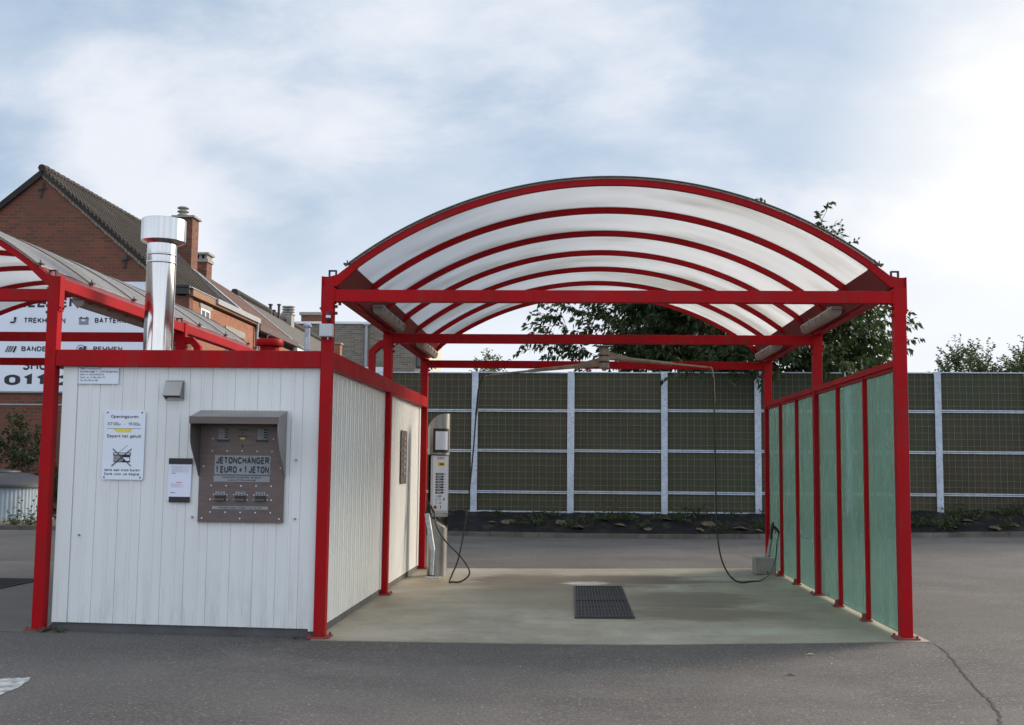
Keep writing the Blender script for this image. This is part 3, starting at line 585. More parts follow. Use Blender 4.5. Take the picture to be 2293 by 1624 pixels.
profile_wall(-2.26, -.11, gz(-2.3, 0)+.075, gz(-.1, 0)+.075, 2.30, ('y', .012, -1)).build('front_wall', PANEL, cb)
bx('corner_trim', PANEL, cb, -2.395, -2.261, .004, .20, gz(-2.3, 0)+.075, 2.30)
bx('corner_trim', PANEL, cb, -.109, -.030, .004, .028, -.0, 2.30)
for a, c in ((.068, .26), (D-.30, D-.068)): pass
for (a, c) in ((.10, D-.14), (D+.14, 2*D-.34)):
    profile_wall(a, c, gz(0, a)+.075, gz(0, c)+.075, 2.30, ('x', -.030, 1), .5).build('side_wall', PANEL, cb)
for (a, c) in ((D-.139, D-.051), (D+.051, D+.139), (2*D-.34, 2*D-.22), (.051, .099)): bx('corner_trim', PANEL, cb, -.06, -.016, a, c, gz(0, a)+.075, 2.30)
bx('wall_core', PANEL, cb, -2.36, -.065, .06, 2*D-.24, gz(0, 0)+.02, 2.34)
for (x0_, x1_, y0_, y1_) in ((-2.40, -.03, .030, .06), (-.063, -.035, .06, 2*D-.22)):
    b = MB()
    if x1_-x0_ > 1: b.add([(x0_, y0_, gz(x0_, 0)), (x1_, y0_, gz(x1_, 0)), (x1_, y1_, gz(x1_, 0)), (x0_, y1_, gz(x0_, 0)), (x0_, y0_, gz(x0_, 0)+.075), (x1_, y0_, gz(x1_, 0)+.075), (x1_, y1_, gz(x1_, 0)+.075), (x0_, y1_, gz(x0_, 0)+.075)], [(0,3,2,1),(4,5,6,7),(0,1,5,4),(1,2,6,5),(2,3,7,6),(3,0,4,7)])
    else: b.box(x0_, x1_, y0_, y1_, -.05, gz(0, 3)+.085)
    b.build('plinth', PLINTH, cb)
bx('fascia_beam', RED, cb, -2.5+PW+.002, -PW-.002, -.046, .046, 2.298, CT-.006, .004)
for a, c in ((0, D), (D, 2*D)): bx('fascia_beam', RED, cb, -.050, .050, a+PW+.002, c-PW-.002, 2.298, CT-.006, .004)
for a, c in ((0, D), (D, 2*D)): bx('fascia_beam', RED, cb, -2.55, -2.45, a+PW+.002, c-PW-.002, 2.298, CT-.006, .004)
bx('fascia_beam', RED, cb, -2.5+PW+.002, -PW-.002, 2*D-.05, 2*D+.05, 2.298, CT-.006, .004)
bx('roof', TILEGREY, cb, -2.449, -.051, .051, 2*D-.051, 2.35, 2.40)
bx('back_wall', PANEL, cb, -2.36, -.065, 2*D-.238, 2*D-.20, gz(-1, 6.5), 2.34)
b = MB()
for (px, py) in ((434, 1026), (663, 1030), (430, 1158), (660, 1162), (176, 1198)):
    p = at(px, py, 0); MB().tube([(p.x, .012, p.z), (p.x, -.004, p.z)], .0095, 8).build('screw', SILVER, cb)

# polished flue
fx = -1.955; fy = 1.1
fl = thing('flue_pipe', 'polished steel flue with a wide drum cap on the cabin roof', 'flue', (fx, fy, 2.4))
MB().lathe([(.143, 2.40), (.143, 3.655)], fx, fy, 48).build('pipe', CHROME, fl, smooth=True)
for z in (2.535, 3.44, 3.52): MB().lathe([(.1445, z-.012), (.148, z-.006), (.148, z+.006), (.1445, z+.012)], fx, fy, 48).build('collar', CHROME, fl, smooth=True)
MB().lathe([(.15, 3.63), (.175, 3.64), (.210, 3.655), (.218, 3.66), (.218, 3.875), (.212, 3.882), (.206, 3.882), (.20, 3.86)], fx+.01, fy, 48).build('cap', CHROME, fl, smooth=True)
MB().lathe([(.20, 2.401), (.20, 2.43), (.146, 2.47)], fx, fy, 40).build('base_flashing', ALU, fl, smooth=True)
# red roof vent
vx, vy = -1.63, 4.0
rv = thing('roof_vent', 'red mushroom vent with flat round cap on the cabin roof', 'vent', (vx, vy, 2.4))
MB().lathe([(.12, 2.40), (.12, 2.93)], vx, vy, 28).build('neck', RED, rv, smooth=True)
MB().lathe([(.10, 2.915), (.165, 2.92), (.17, 2.93), (.17, 2.99), (.16, 3.005), (.02, 3.02)], vx, vy, 32).build('cap', RED, rv, smooth=True)
MB().tube([(vx-.03, vy, 3.01), (vx-.03, vy, 3.05), (vx, vy, 3.06), (vx+.01, vy, 3.09), (vx, vy, 3.11)], .007, 6).build('lifting_hook', SILVER, rv)
px_, py_ = -.79, 2.5
tp_ = thing('vent_pipe', 'thin grey pipe with small cap between red vent and junction box', 'vent pipe', (px_, py_, 2.4))
MB().lathe([(.030, 2.40), (.030, 2.98)], px_, py_, 16).build('pipe', GALV, tp_, smooth=True)
MB().lathe([(.045, 2.975), (.048, 2.985), (.048, 3.0), (.02, 3.02)], px_, py_, 16).build('cap', GALV, tp_, smooth=True)
MB().lathe([(.032, 2.72), (.035, 2.73), (.032, 2.74)], px_, py_, 16).build('collar', GALV, tp_, smooth=True)
# junction box and photocell on the post
jb = thing('junction_box', 'pale grey junction box on the post right of the cabin front', 'junction box', (.005, -.07, 2.56))
bx('box_body', GREYBOX, jb, -.055, .065, -.108, -.051, 2.566, 2.682, .006)
bx('lid', GREYBOX, jb, -.051, .061, -.120, -.1085, 2.570, 2.678, .005)
MB().tube([(.02, -.09, 2.566), (.02, -.09, 2.545)], .005, 8).build('cable_gland', WHITE, jb)
pc = thing('light_sensor', 'small black sensor with clear ring above the grey junction box', 'sensor', (.02, -.07, 2.7))
MB().lathe([(.012, 2.70), (.018, 2.71), (.018, 2.735)], .02, -.09, 14).build('base', BLACK, pc, smooth=True)
MB().lathe([(.022, 2.736), (.022, 2.758)], .02, -.09, 14).build('ring', WHITE, pc, smooth=True)
MB().lathe([(.022, 2.759), (.018, 2.775), (.005, 2.80)], .02, -.09, 14).build('dome', BLACK, pc, smooth=True)
MB().tube([(.02, -.09, 2.70), (.018, -.085, 2.68), (.0, -.075, 2.684)], .005, 6).build('cable', BLACK, pc)

# vent hood on the front wall
vh = thing('vent_hood', 'small grey metal vent hood on the cabin wall under the fascia', 'vent hood', (-1.37, 0, 2.0))
b = MB().prism([(.0, 2.172), (-.03, 2.165), (-.085, 2.045), (-.085, 2.038), (-.082, 2.038), (-.028, 2.158), (.0, 2.165)][::-1], 'x', -1.445, -1.29); b.build('hood_top', SILVER, vh)
b = MB().prism([(.0, 2.164), (-.028, 2.157), (-.082, 2.037), (-.0, 2.005)][::-1], 'x', -1.293, -1.290); b.prism([(.0, 2.164), (-.028, 2.157), (-.082, 2.037), (-.0, 2.005)][::-1], 'x', -1.445, -1.442); b.build('hood_side', SILVER, vh)
bx('wall_flange', SILVER, vh, -1.452, -1.283, -.002, .002, 2.000, 2.180)
bx('outlet', BLACK, vh, -1.435, -1.30, -.06, -.003, 2.03, 2.036)

# signs on the front wall
sg1 = thing('address_sign', 'small white sign with five lines of print under the red fascia', 'sign', (-2.065, -.01, 2.14))
bx('sign_board', WHITE, sg1, -2.252, -1.882, -.006, -.001, 2.143, 2.288)
for i, (s_, wd) in enumerate((('DIBO Carwash N.V.', .20), ('Noordersingel 11 - 2140 Borgerhout', .345), ('Ond. nr. 0433.598.214', .22), ('Vest. nr. 2.156.301.171', .23), ('Tel. 03 235 64 80', .165))):
    text('lettering', s_, INK, sg1, -2.237, -.0062, 2.272-i*.0265, .0155, wd, bold=.015)
sg2 = thing('opening_hours_sign', 'white sign with opening hours and a crossed out radio', 'sign', (-1.81, -.01, 1.3))
def rrect(x0, x1, z0, z1, r, n_=5):
    P = []
    for cx, cz, a0 in ((x1-r, z0+r, -90), (x1-r, z1-r, 0), (x0+r, z1-r, 90), (x0+r, z0+r, 180)):
        for i in range(n_+1): a = R(a0+90*i/n_); P.append((cx+r*math.cos(a), cz+r*math.sin(a)))
    return P
MB().prism(rrect(-1.998, -1.622, 1.292, 1.905, .018), 'y', -.007, -.002).build('sign_board', WHITE, sg2)
cxs = -1.81; yf = -.0072
text('lettering', 'Openingsuren', INK, sg2, cxs, yf, 1.838, .029, .25, align='CENTER', bold=.012)
text('lettering', '07.00u.  -  19.00u.', INK, sg2, cxs, yf, 1.772, .029, .30, align='CENTER', bold=.012)
bx('rule', INK, sg2, -1.965, -1.655, yf-.001, yf, 1.744, 1.747)
MB().prism([(-1.915, 1.742), (-1.735, 1.742), (-1.755, 1.712), (-1.875, 1.712)][::-1], 'y', yf-.001, yf).build('sticker', INKYEL, sg2)
text('lettering', 'Beperk het geluid', INK, sg2, cxs, yf, 1.664, .029, .305, align='CENTER', bold=.012)
rad = MB(); rx0, rx1 = -1.895, -1.745
rad.box(rx0-.005, rx1+.005, yf-.001, yf, 1.505, 1.532)
b2 = MB().box(rx0+.003, rx1-.003, yf-.0018, yf-.001, 1.515, 1.524)
for (a, c, d, e) in ((rx0, rx1, 1.445, 1.450), (rx0, rx0+.005, 1.445, 1.505), (rx1-.006, rx1, 1.445, 1.505), (rx0+.075, rx0+.080, 1.445, 1.505), (rx0+.078, rx1, 1.490, 1.505), (rx0+.085, rx0+.10, 1.455, 1.475), (rx0+.078, rx1, 1.445, 1.458)): rad.box(a, c, yf-.001, yf, d, e)
rad.tube([(rx0+.04, yf-.001, 1.53), (rx0+.125, yf-.001, 1.60)], .0012, 4)
rad.build('radio_symbol', INK, sg2); b2.build('radio_handle', WHITE, sg2)
bx('radio_speaker', INKGREY, sg2, rx0+.006, rx0+.074, yf-.0008, yf, 1.451, 1.504)
def bar2(b, x0, z0, x1, z1, t, y0, y1):
    d = Vector((x1-x0, z1-z0)).normalized(); nn = Vector((-d.y, d.x))*t/2
    P = [(x0-nn.x, z0-nn.y), (x1-nn.x, z1-nn.y), (x1+nn.x, z1+nn.y), (x0+nn.x, z0+nn.y)]
    return b.prism(P, 'y', y0, y1)
b = MB(); bar2(b, -1.905, 1.565, -1.735, 1.412, .008, yf-.003, yf-.002); bar2(b, -1.735, 1.565, -1.91, 1.412, .008, yf-.0045, yf-.0035); b.build('cross', INK, sg2)
text('lettering', 'denk aan onze buren', INK, sg2, -1.975, yf, 1.366, .024, .32, bold=.012)
text('lettering', 'Dank voor uw begrip.', INK, sg2, -1.975, yf, 1.331, .024, .325, bold=.012)
b = MB()
for x, z in ((-1.965, 1.888), (-1.652, 1.888), (-1.975, 1.312), (-1.648, 1.312)): bx('screw', INK, sg2, x-.006, x+.006, yf-.003, yf-.001, z-.006, z+.006)
nt_p = thing('paper_notice', 'white paper notice held by black tape left of the token machine', 'notice', (-1.29, -.01, 1.1))
MB().prism([(-1.397, 1.115), (-1.19, 1.125), (-1.185, 1.46), (-1.392, 1.462)], 'y', -.006, -.003).build('sheet', PAPER, nt_p)
bx('tape', BLACK, nt_p, -1.392, -1.180, -.011, -.0065, 1.435, 1.487)
bx('tape', BLACK, nt_p, -1.380, -1.192, -.011, -.0065, 1.098, 1.148)
b = MB()
for i in range(9): b.box(-1.365, -1.365+(.15 if i % 3 else .10), -.0066, -.0061, 1.415-i*.006-.003*(i > 3), 1.4165-i*.006-.003*(i > 3))
for i in range(6): b.box(-1.37, -1.37+(.12 if i % 2 else .09), -.0066, -.0061, 1.262-i*.006, 1.2635-i*.006)
b.build('print', INKGREY, nt_p)
MB().box(-1.365, -1.325, -.0066, -.0061, 1.352, 1.357).box(-1.37, -1.325, -.0066, -.0061, 1.180, 1.186).build('stamp', INKBLUE, nt_p)
bx('heading', INKRED, nt_p, -1.32, -1.27, -.0066, -.0061, 1.272, 1.277)

# token changer
tcg = thing('token_machine', 'brown steel token changer under a curved metal hood on the cabin front', 'token machine', (-.72, -.02, .92))
bx('face_plate', BROWNSTEEL, tcg, -1.112, -.352, -.020, -.001, .930, 1.895)
hp = [(-.021, 1.905), (-.285, 1.835)]; curve = [(-.288, 1.74), (-.283, 1.68), (-.262, 1.62), (-.225, 1.565), (-.17, 1.505), (-.11, 1.44), (-.06, 1.38), (-.021, 1.33)]
side = [(-.002, 1.905), (-.288, 1.838)]+curve+[(-.002, 1.33)]
for x0_, x1_ in ((-1.119, -1.1135), (-.3505, -.345)): MB().prism(side, 'x', x0_, x1_).build('hood_side', SILVER, tcg)
MB().prism([(-.002, 1.915), (-.296, 1.846), (-.296, 1.790), (-.290, 1.790), (-.290, 1.838), (-.002, 1.907)], 'x', -1.123, -.341).build('hood_roof', SILVER, tcg)
bx('hood_front', BROWNSTEEL, tcg, -1.123, -.341, -.299, -.2965, 1.787, 1.847)
yf = -.0205
def plate(x0, x1, z0, z1, m=PLATE, nm='label_plate'): return bx(nm, m, tcg, x0, x1, yf-.003, yf, z0, z1)
plate(-.975, -.475, 1.350, 1.517)
text('lettering', 'JETONCHANGER', INK, tcg, -.725, yf-.0032, 1.442, .061, .475, align='CENTER', bold=.05)
text('lettering', '1 EURO = 1 JETON', INK, tcg, -.725, yf-.0032, 1.362, .061, .475, align='CENTER', bold=.05)
plate(-.980, -.478, 1.285, 1.338)
text('lettering', 'AANKOOP/ACHETER JETONS:', INK, tcg, -.728, yf-.0032, 1.316, .016, .35, align='CENTER', bold=.02)
text('lettering', 'WWW.OTTOWASH.BE', INK, tcg, -.728, yf-.0032, 1.291, .016, .25, align='CENTER', bold=.02)
plate(-.985, -.485, 1.045, 1.072)
text('lettering', 'PROBLEMEN: 0486 / 64 16 20', INK, tcg, -.735, yf-.0032, 1.051, .014, .38, align='CENTER', bold=.02)
for x in (-.905, -.555):      # two note readers with instruction stickers
    p = bx('note_reader', INKGREY, tcg, x-.045, x+.045, yf-.004, yf, 1.655, 1.752)
    b = MB()
    for k in range(4): b.box(x+.012, x+.042, yf-.006, yf-.0042, 1.737-k*.022, 1.750-k*.022)
    for k in range(3): b.box(x-.036, x+.004, yf-.006, yf-.0042, 1.741-k*.022, 1.7425-k*.022)
    b.build('print', INK, p)
    bx('note_slot', BLACK, tcg, x-.052, x+.048, yf-.016, yf-.0045, 1.640, 1.656)
text('lettering', 'INWORP', INK, tcg, -.73, yf-.0005, 1.735, .014, .085, align='CENTER', bold=.02)
b = MB().box(-.735, -.731, yf-.002, yf, 1.700, 1.728)
for k in range(5): b.box(-.772+k*.02, -.762+k*.02, yf-.002, yf, 1.681, 1.693)
b.box(-.732, -.728, yf-.002, yf, 1.600, 1.622); b.prism([(-.739, 1.602), (-.721, 1.602), (-.730, 1.582)][::-1], 'y', yf-.002, yf); b.build('marking', INK, tcg)
bx('coin_slot', INKYEL, tcg, -.752, -.712, yf-.006, yf, 1.660, 1.674)
for x in (-.915, -.735, -.555):     # three token trays
    p = bx('token_tray', BROWNSTEEL, tcg, x-.048, x+.048, yf-.045, yf, 1.122, 1.138, .003)
    bx('tray_plate', PLATE, p, x-.044, x+.044, yf-.005, yf, 1.166, 1.200)
    bx('tray_mouth', BLACK, p, x-.045, x+.045, yf-.012, yf-.001, 1.139, 1.165)
    b = MB()
    for k in range(3): b.lathe([(.006, 0), (.006, .002)], 0, 0, 8); j = len(b.v)-16; [b.v.__setitem__(j+i, (x-.026+k*.026+b.v[j+i][0], yf-.0055-b.v[j+i][2], 1.176+b.v[j+i][1])) for i in range(16)]
    b.build('print', INK, p)
    text('lettering', 'JETONS', INK, p, x, yf-.0055, 1.188, .009, .06, align='CENTER')
RV = MB()
def rivet(x, z, r=.0075):
    k = len(RV.v); RV.lathe([(r, 0), (r*.85, .004), (r*.4, .006)], 0, 0, 8)
    for i in range(k, len(RV.v)): q = RV.v[i]; RV.v[i] = (x+q[0], yf-q[2], z+q[1])
for row, xs_ in ((1.555, 5), (1.250, 5), (1.018, 5)):
    for k in range(5): rivet(-1.0+k*.134, row)
for x in (-1.0, -.455): rivet(x, 1.665)
for x in (-1.005, -.46): rivet(x, 1.128)
for x in (-1.075, -.385): rivet(x, 1.42 if x < -1 else 1.41); rivet(x, .965)
rivet(-.735, .965)
for x in (-.915, -.735, -.555):
    for dx in (-.06, .06): rivet(x+dx, 1.172, .006); rivet(x+dx, 1.128, .006)
RV.build('rivets', PVC, tcg, smooth=True)

# control plate on the side wall of the cabin
cp = thing('button_panel', 'narrow brown steel panel with a column of slots on the cabin side wall', 'button panel', (0, 4.75, 1.2))
bx('plate', BROWNSTEEL, cp, -.018, -.010, 4.50, 4.98, 1.215, 1.900)
for k in range(7): bx('switch', PLATE, cp, -.010, .004, 4.66, 4.78, 1.335+k*.075, 1.36+k*.075)

# ------------------------------------------------------------------ control column
cc = thing('payment_column', 'silver tubular payment column with key panel at the rear left of the bay', 'payment column', (.345, 5.55, gz(.3, 5.5)+.006), rz=R(14))
def cut_tube(r, zlo, zhi, n_=36, th=.006, ry=None):
    """oval tube; zlo/zhi are functions of angle"""
    ry = ry or r; vs = []; fs = []
    for k in range(n_):
        a = 6.28318*k/n_
        for rr, zz_ in ((0, zlo(a)), (0, zhi(a)), (th, zhi(a)), (th, zlo(a))): vs.append(((r-rr)*math.cos(a), (ry-rr)*math.sin(a), zz_))
    for k in range(n_):
        j = (k+1) % n_
        for q in range(4): fs.append((4*k+q, 4*j+q, 4*j+(q+1) % 4, 4*k+(q+1) % 4))
    return MB().add(vs, fs)
cut_tube(.135, lambda a: 0, lambda a: .76-.115*math.cos(a+R(35))).build('lower_tube', SILVER, cc, smooth=True, local=True)
vs = [(.127*math.cos(6.28318*k/36), .127*math.sin(6.28318*k/36), .735-.108*math.cos(6.28318*k/36+R(35))) for k in range(36)]
MB().add(vs+[(x, y, z-.01) for x, y, z in vs], [tuple(range(36)), tuple(range(71, 35, -1))]+[(k, 36+k, 36+(k+1) % 36, (k+1) % 36) for k in range(36)]).build('tray', ALU, cc, local=True)
# rear shell between the two tubes
b = MB(); vs = []; n_ = 18
for k in range(n_+1):
    a = R(10)+R(160)*k/n_
    for rr in (.135, .128):
        for z in (.64, 1.66): vs.append((rr*math.cos(a), rr*math.sin(a), z))
fs = []
for k in range(n_): i = 4*k; fs += [(i, i+4, i+5, i+1), (i+2, i+3, i+7, i+6), (i+1, i+5, i+7, i+3), (i, i+2, i+6, i+4)]
MB().add(vs, fs).build('rear_shell', SILVER, cc, smooth=True, local=True)
cut_tube(.150, lambda a: 1.64, lambda a: 1.985+.215*(1-(1-(math.cos(a+R(25))+1)/2)**2.2), ry=.14).build('upper_tube', SILVER, cc, smooth=True, local=True)
vs = [(.143*math.cos(6.28318*k/36), .133*math.sin(6.28318*k/36), 1.98+.21*(1-(1-(math.cos(6.28318*k/36+R(25))+1)/2)**2.2)) for k in range(36)]
MB().add(vs+[(x, y, z-.008) for x, y, z in vs], [tuple(range(36)), tuple(range(71, 35, -1))]+[(k, 36+k, 36+(k+1) % 36, (k+1) % 36) for k in range(36)]).build('top_cap', SILVER, cc, local=True)
MB().lathe([(.148, 1.630), (.148, 1.639)], 0, 0, 36).build('joint_ring', BLACK, cc, local=True)
def curved(name, m, a0, a1, z0, z1, r0, r1, parent=None):
    vs = []; fs = []; n_ = 14
    for k in range(n_+1):
        a = R(a0+(a1-a0)*k/n_)
        for rr in (r0, r1):
            for z in (z0, z1): vs.append((rr*math.cos(a), rr*.9333*math.sin(a), z))
    for k in range(n_): i = 4*k; fs += [(i, i+1, i+5, i+4), (i+2, i+6, i+7, i+3), (i+1, i+3, i+7, i+5), (i, i+4, i+6, i+2)]
    i = 4*n_; fs += [(0, 2, 3, 1), (i, i+1, i+3, i+2)]
    return MB().add(vs, fs).build(name, m, parent or cc, smooth=True, local=True)
dpanel = curved('display_frame', BLACK, 232, 325, 1.665, 1.995, .1505, .156)
curved('notice_sheet', PAPER, 246, 312, 1.705, 1.955, .1565, .1575, dpanel)
pn = MB().box(-.105, .125, -.135, .02, .845, 1.628).build('key_panel', ALU, cc, bevel=.006, local=True)
MB().box(-.100, .120, -.142, -.1355, .80, .844).build('panel_foot', SILVER, cc, local=True)
MB().box(-.092, .112, -.1385, -.1355, .885, 1.615).build('front_sheet', WHITE, pn, local=True)
yk = -.139
text('lettering', 'DIBO', INKRED, pn, .015, yk, 1.575, .030, .10, align='CENTER', bold=.03, local=True)
MB().box(-.03, .07, yk-.001, yk, 1.478, 1.535).build('display_frame', INKYEL, pn, local=True)
MB().box(-.005, .05, yk-.003, yk-.0015, 1.495, 1.522).build('display', mat('amber_display', (.14, .02, .01), .3), pn, local=True)
for k in range(8):
    z = 1.375-k*.036
    s_ = MB().box(-.055, .055, yk-.003, yk, z-.013, z+.013).build('key_label', DARKWOOD, pn, local=True)
    MB().box(-.035, .035-(k % 3)*.012, yk-.0038, yk-.0032, z-.003, z+.003).build('print', WHITE, s_, local=True)
    MB().box(.070, .082, yk-.006, yk, z-.006, z+.006).build('key', BLACK if k in (0,) else INKGREY, pn, local=True)
b = MB()
for (x, z) in ((-.04, 1.075), (-.04, 1.03), (-.04, .985), (-.01, 1.06), (.01, 1.03)): b.tube([(x+.012*math.cos(a), yk-.001, z+.012*math.sin(a)) for a in [i*.6283 for i in range(11)]], .0025, 4)
b.box(-.015, .03, yk-.002, yk, 1.065, 1.088); b.box(.052, .075, yk-.004, yk, 1.018, 1.055); b.box(.0, .03, yk-.002, yk, .975, .993)
b.box(.012, .026, yk-.006, yk, .905, .955); b.build('symbols', INKGREY, pn, local=True)
MB().lathe([(.018, 0), (.012, .0)], 0, 0, 12)
b = MB()
for i in range(8):
    a = i*math.pi/4; bar2(b, -.055, .928, -.055+.026*math.cos(a), .928+.026*math.sin(a), .010, yk-.002-.0001*i, yk-.0001*i)
b.build('sticker', INKRED, pn, local=True)
MB().tube([(.10, -.10, .50), (.10, -.125, .50)], .010, 10).build('lock', PVC, cc, local=True)

def smooth_path(P, n=6):
    P = [Vector(p) for p in P]; out_ = []
    for i in range(len(P)-1):
        p0, p1, p2, p3 = P[max(i-1, 0)], P[i], P[i+1], P[min(i+2, len(P)-1)]
        for k in range(n):
            t = k/n; out_.append(.5*((2*p1)+(-p0+p2)*t+(2*p0-5*p1+4*p2-p3)*t*t+(-p0+3*p1-3*p2+p3)*t**3))
    out_.append(P[-1]); return out_
# lance stand left
ls = thing('lance_stand', 'bent galvanised lance holder pipe in front of the payment column', 'lance holder', (.33, 5.22, gz(.3, 5.2)))
P = [at(966, 1287, 5.22), at(969, 1229, 5.22), at(962, 1185, 5.24), at(956, 1150, 5.26)]
MB().tube([P[0], P[1]], .026, 14).build('lower_pipe', GALV, ls, smooth=True)
MB().tube([P[1]-Vector((0, 0, .02)), P[2], P[3]], [.034, .034, .034], 14).build('holder_pipe', GALV, ls, smooth=True)
b = MB(); z = gz(.33, 5.22)+.006; b.box(.23, .43, 5.14, 5.30, z, z+.01); b.build('foot_plate', GALV, ls)
def spray_gun(p, ang, label):
    t = thing('spray_gun', label, 'spray gun', p, rz=ang, group='black spray guns of the wash hoses')
    MB().tube([(-.02, 0, -.13), (-.005, 0, -.02), (.005, 0, .05), (.02, 0, .10)], [.016, .020, .022, .014], 10).build('barrel', RUBBER, t, smooth=True, local=True)
    MB().tube([(.005, 0, .06), (.05, 0, .03), (.085, 0, -.03), (.095, 0, -.05)], [.018, .020, .018, .012], 10).build('grip', RUBBER, t, smooth=True, local=True)
    MB().tube([(.02, 0, .03), (.04, 0, -.01), (.045, 0, -.06)], .006, 8).build('trigger', RUBBER, t, smooth=True, local=True)
    return t
gl = at(957, 1140, 5.27); spray_gun(gl, R(0), 'black spray gun in the bent pipe by the payment column')
hl = [gl+Vector((.095, 0, -.05)), at(978, 1180, 5.15), at(1000, 1215, 5.0), at(1030, 1245, 4.8), at(1050, 1275, 4.65), at(1048, 1291, 4.60), at(1030, 1303, 4.58), at(1012, 1307, 4.56), at(1006, 1304, 4.56),
      at(1013, 1285, 4.6), at(1028, 1245, 4.62), at(1045, 1150, 4.65), at(1058, 1030, 4.65), at(1066, 930, 4.65), at(1072, 872, 4.65), at(1083, 842, 4.65)]
for p in hl[5:9]: p.z = max(p.z, gz(p.x, p.y)+.022)
hs = thing('wash_hose', 'black hose looping down by the payment column from the left boom', 'hose', (hl[8].x, hl[8].y, 0), group='black wash hoses')
MB().tube(smooth_path(hl), .0105, 8).build('hose_line', RUBBER, hs, smooth=True)
MB().tube([hl[13], hl[14]], .015, 8).build('sleeve', RUBBER, hs, smooth=True)
# right holder block
blk = thing('holder_block', 'square concrete block by the glass screen holding a slanted lance pipe', 'concrete block', (4.83, 5.85, gz(4.8, 5.8)))
zb = gz(4.83, 5.7)+.006
p0, p1 = at(1691, 1290, 5.70), at(1738, 1290, 5.70)
MB().box(p0.x, p1.x, 5.66, 5.96, zb, zb+.225).build('block', CONC, blk, bevel=.012)
MB().tube([(p0.x+.16, 5.659, zb+.03), (p0.x+.16, 5.650, zb+.03)], .012, 10).build('bolt', BLACK, blk)
q0, q1 = at(1717, 1262, 5.75), at(1728, 1196, 5.72)
MB().tube([q0, q1], .026, 12).build('lance_pipe', SILVER, blk, smooth=True)
gr_ = at(1729, 1186, 5.70); spray_gun(gr_, 0, 'black spray gun in the slanted pipe by the glass screen')
hr = [gr_+Vector((.095, 0, -.05)), at(1740, 1215, 5.6), at(1737, 1250, 5.4), at(1726, 1284, 5.1), at(1705, 1305, 4.8), at(1680, 1311, 4.62), at(1655, 1308, 4.55), at(1633, 1288, 4.5), at(1615, 1250, 4.5), at(1606, 1190, 4.5), at(1603, 1100, 4.5), at(1601, 1000, 4.5), at(1599, 900, 4.5), at(1597, 845, 4.5)]
for p in hr: p.z = max(p.z, gz(p.x, p.y)+.022)
hs2 = thing('wash_hose', 'black hose hanging from the right boom and sagging to the concrete block', 'hose', (hr[5].x, hr[5].y, 0), group='black wash hoses')
MB().tube(smooth_path(hr), .0105, 8).build('hose_line', RUBBER, hs2, smooth=True)
MB().tube([hr[12], hr[13]], .015, 8).build('sleeve', RUBBER, hs2, smooth=True)
# swivel booms under the middle beam
bm = thing('swivel_boom', 'brown twin-arm hose boom hanging under the middle beam', 'boom', (2.545, D, 2.87))
bx('mount_plate', SILVER, bm, 2.45, 2.64, D-.09, D+.09, 2.858, 2.868)
MB().lathe([(.045, 2.60), (.058, 2.61), (.058, 2.665), (.048, 2.67), (.048, 2.685), (.060, 2.69), (.060, 2.74), (.050, 2.745), (.050, 2.758), (.060, 2.762), (.060, 2.83), (.04, 2.857)], 2.545, D, 24).build('pivot', BOOMM, bm, smooth=True)
MB().lathe([(.062, 2.668), (.062, 2.688)], 2.545, D, 24).build('ring', BLACK, bm); MB().lathe([(.062, 2.742), (.062, 2.76)], 2.545, D, 24).build('ring', BLACK, bm)
MB().lathe([(.02, 2.575), (.03, 2.585), (.03, 2.60)], 2.545, D, 14).build('nut', BRASS if 'BRASS' in globals() else BOOMM, bm)
def arm(px, py, Y, zr, nm):
    e = at(px, py, Y); r0 = Vector((2.545, D, zr)); d = (e-r0); dh = Vector((d.x, d.y, 0)).normalized(); s0 = r0+dh*.06
    a = MB().tube([s0, r0+d*.35, r0+d*.62], [.030, .024, .020], 12).build('arm', BOOMM, bm, smooth=True)
    MB().tube([r0+d*.62, r0+d*.985], [.013, .011], 10).build('arm_end', BOOMM, a, smooth=True)
    nn = Vector((-dh.y, dh.x, 0))*.006; g0 = s0+Vector((0, 0, .02)); g1 = r0+d*.26+Vector((0, 0, .02))
    V = [g0, g1, g0+Vector((0, 0, .055))]
    MB().add([v-nn for v in V]+[v+nn for v in V], [(0, 1, 2), (5, 4, 3), (0, 3, 4, 1), (1, 4, 5, 2), (2, 5, 3, 0)]).build('gusset', BOOMM, a)
    return e
e1 = arm(1588, 823, 4.5, 2.735, 'r'); e2 = arm(1092, 840, 4.65, 2.66, 'l')
MB().tube(smooth_path([e1, e1+Vector((.035, 0, -.015)), at(1598, 845, 4.5)]), .010, 8).build('elbow', BRASS_ if 'BRASS_' in globals() else BOOMM, bm, smooth=True)
MB().tube(smooth_path([e2, e2+Vector((-.03, 0, -.012)), at(1083, 846, 4.65)]), .010, 8).build('elbow', BOOMM, bm, smooth=True)

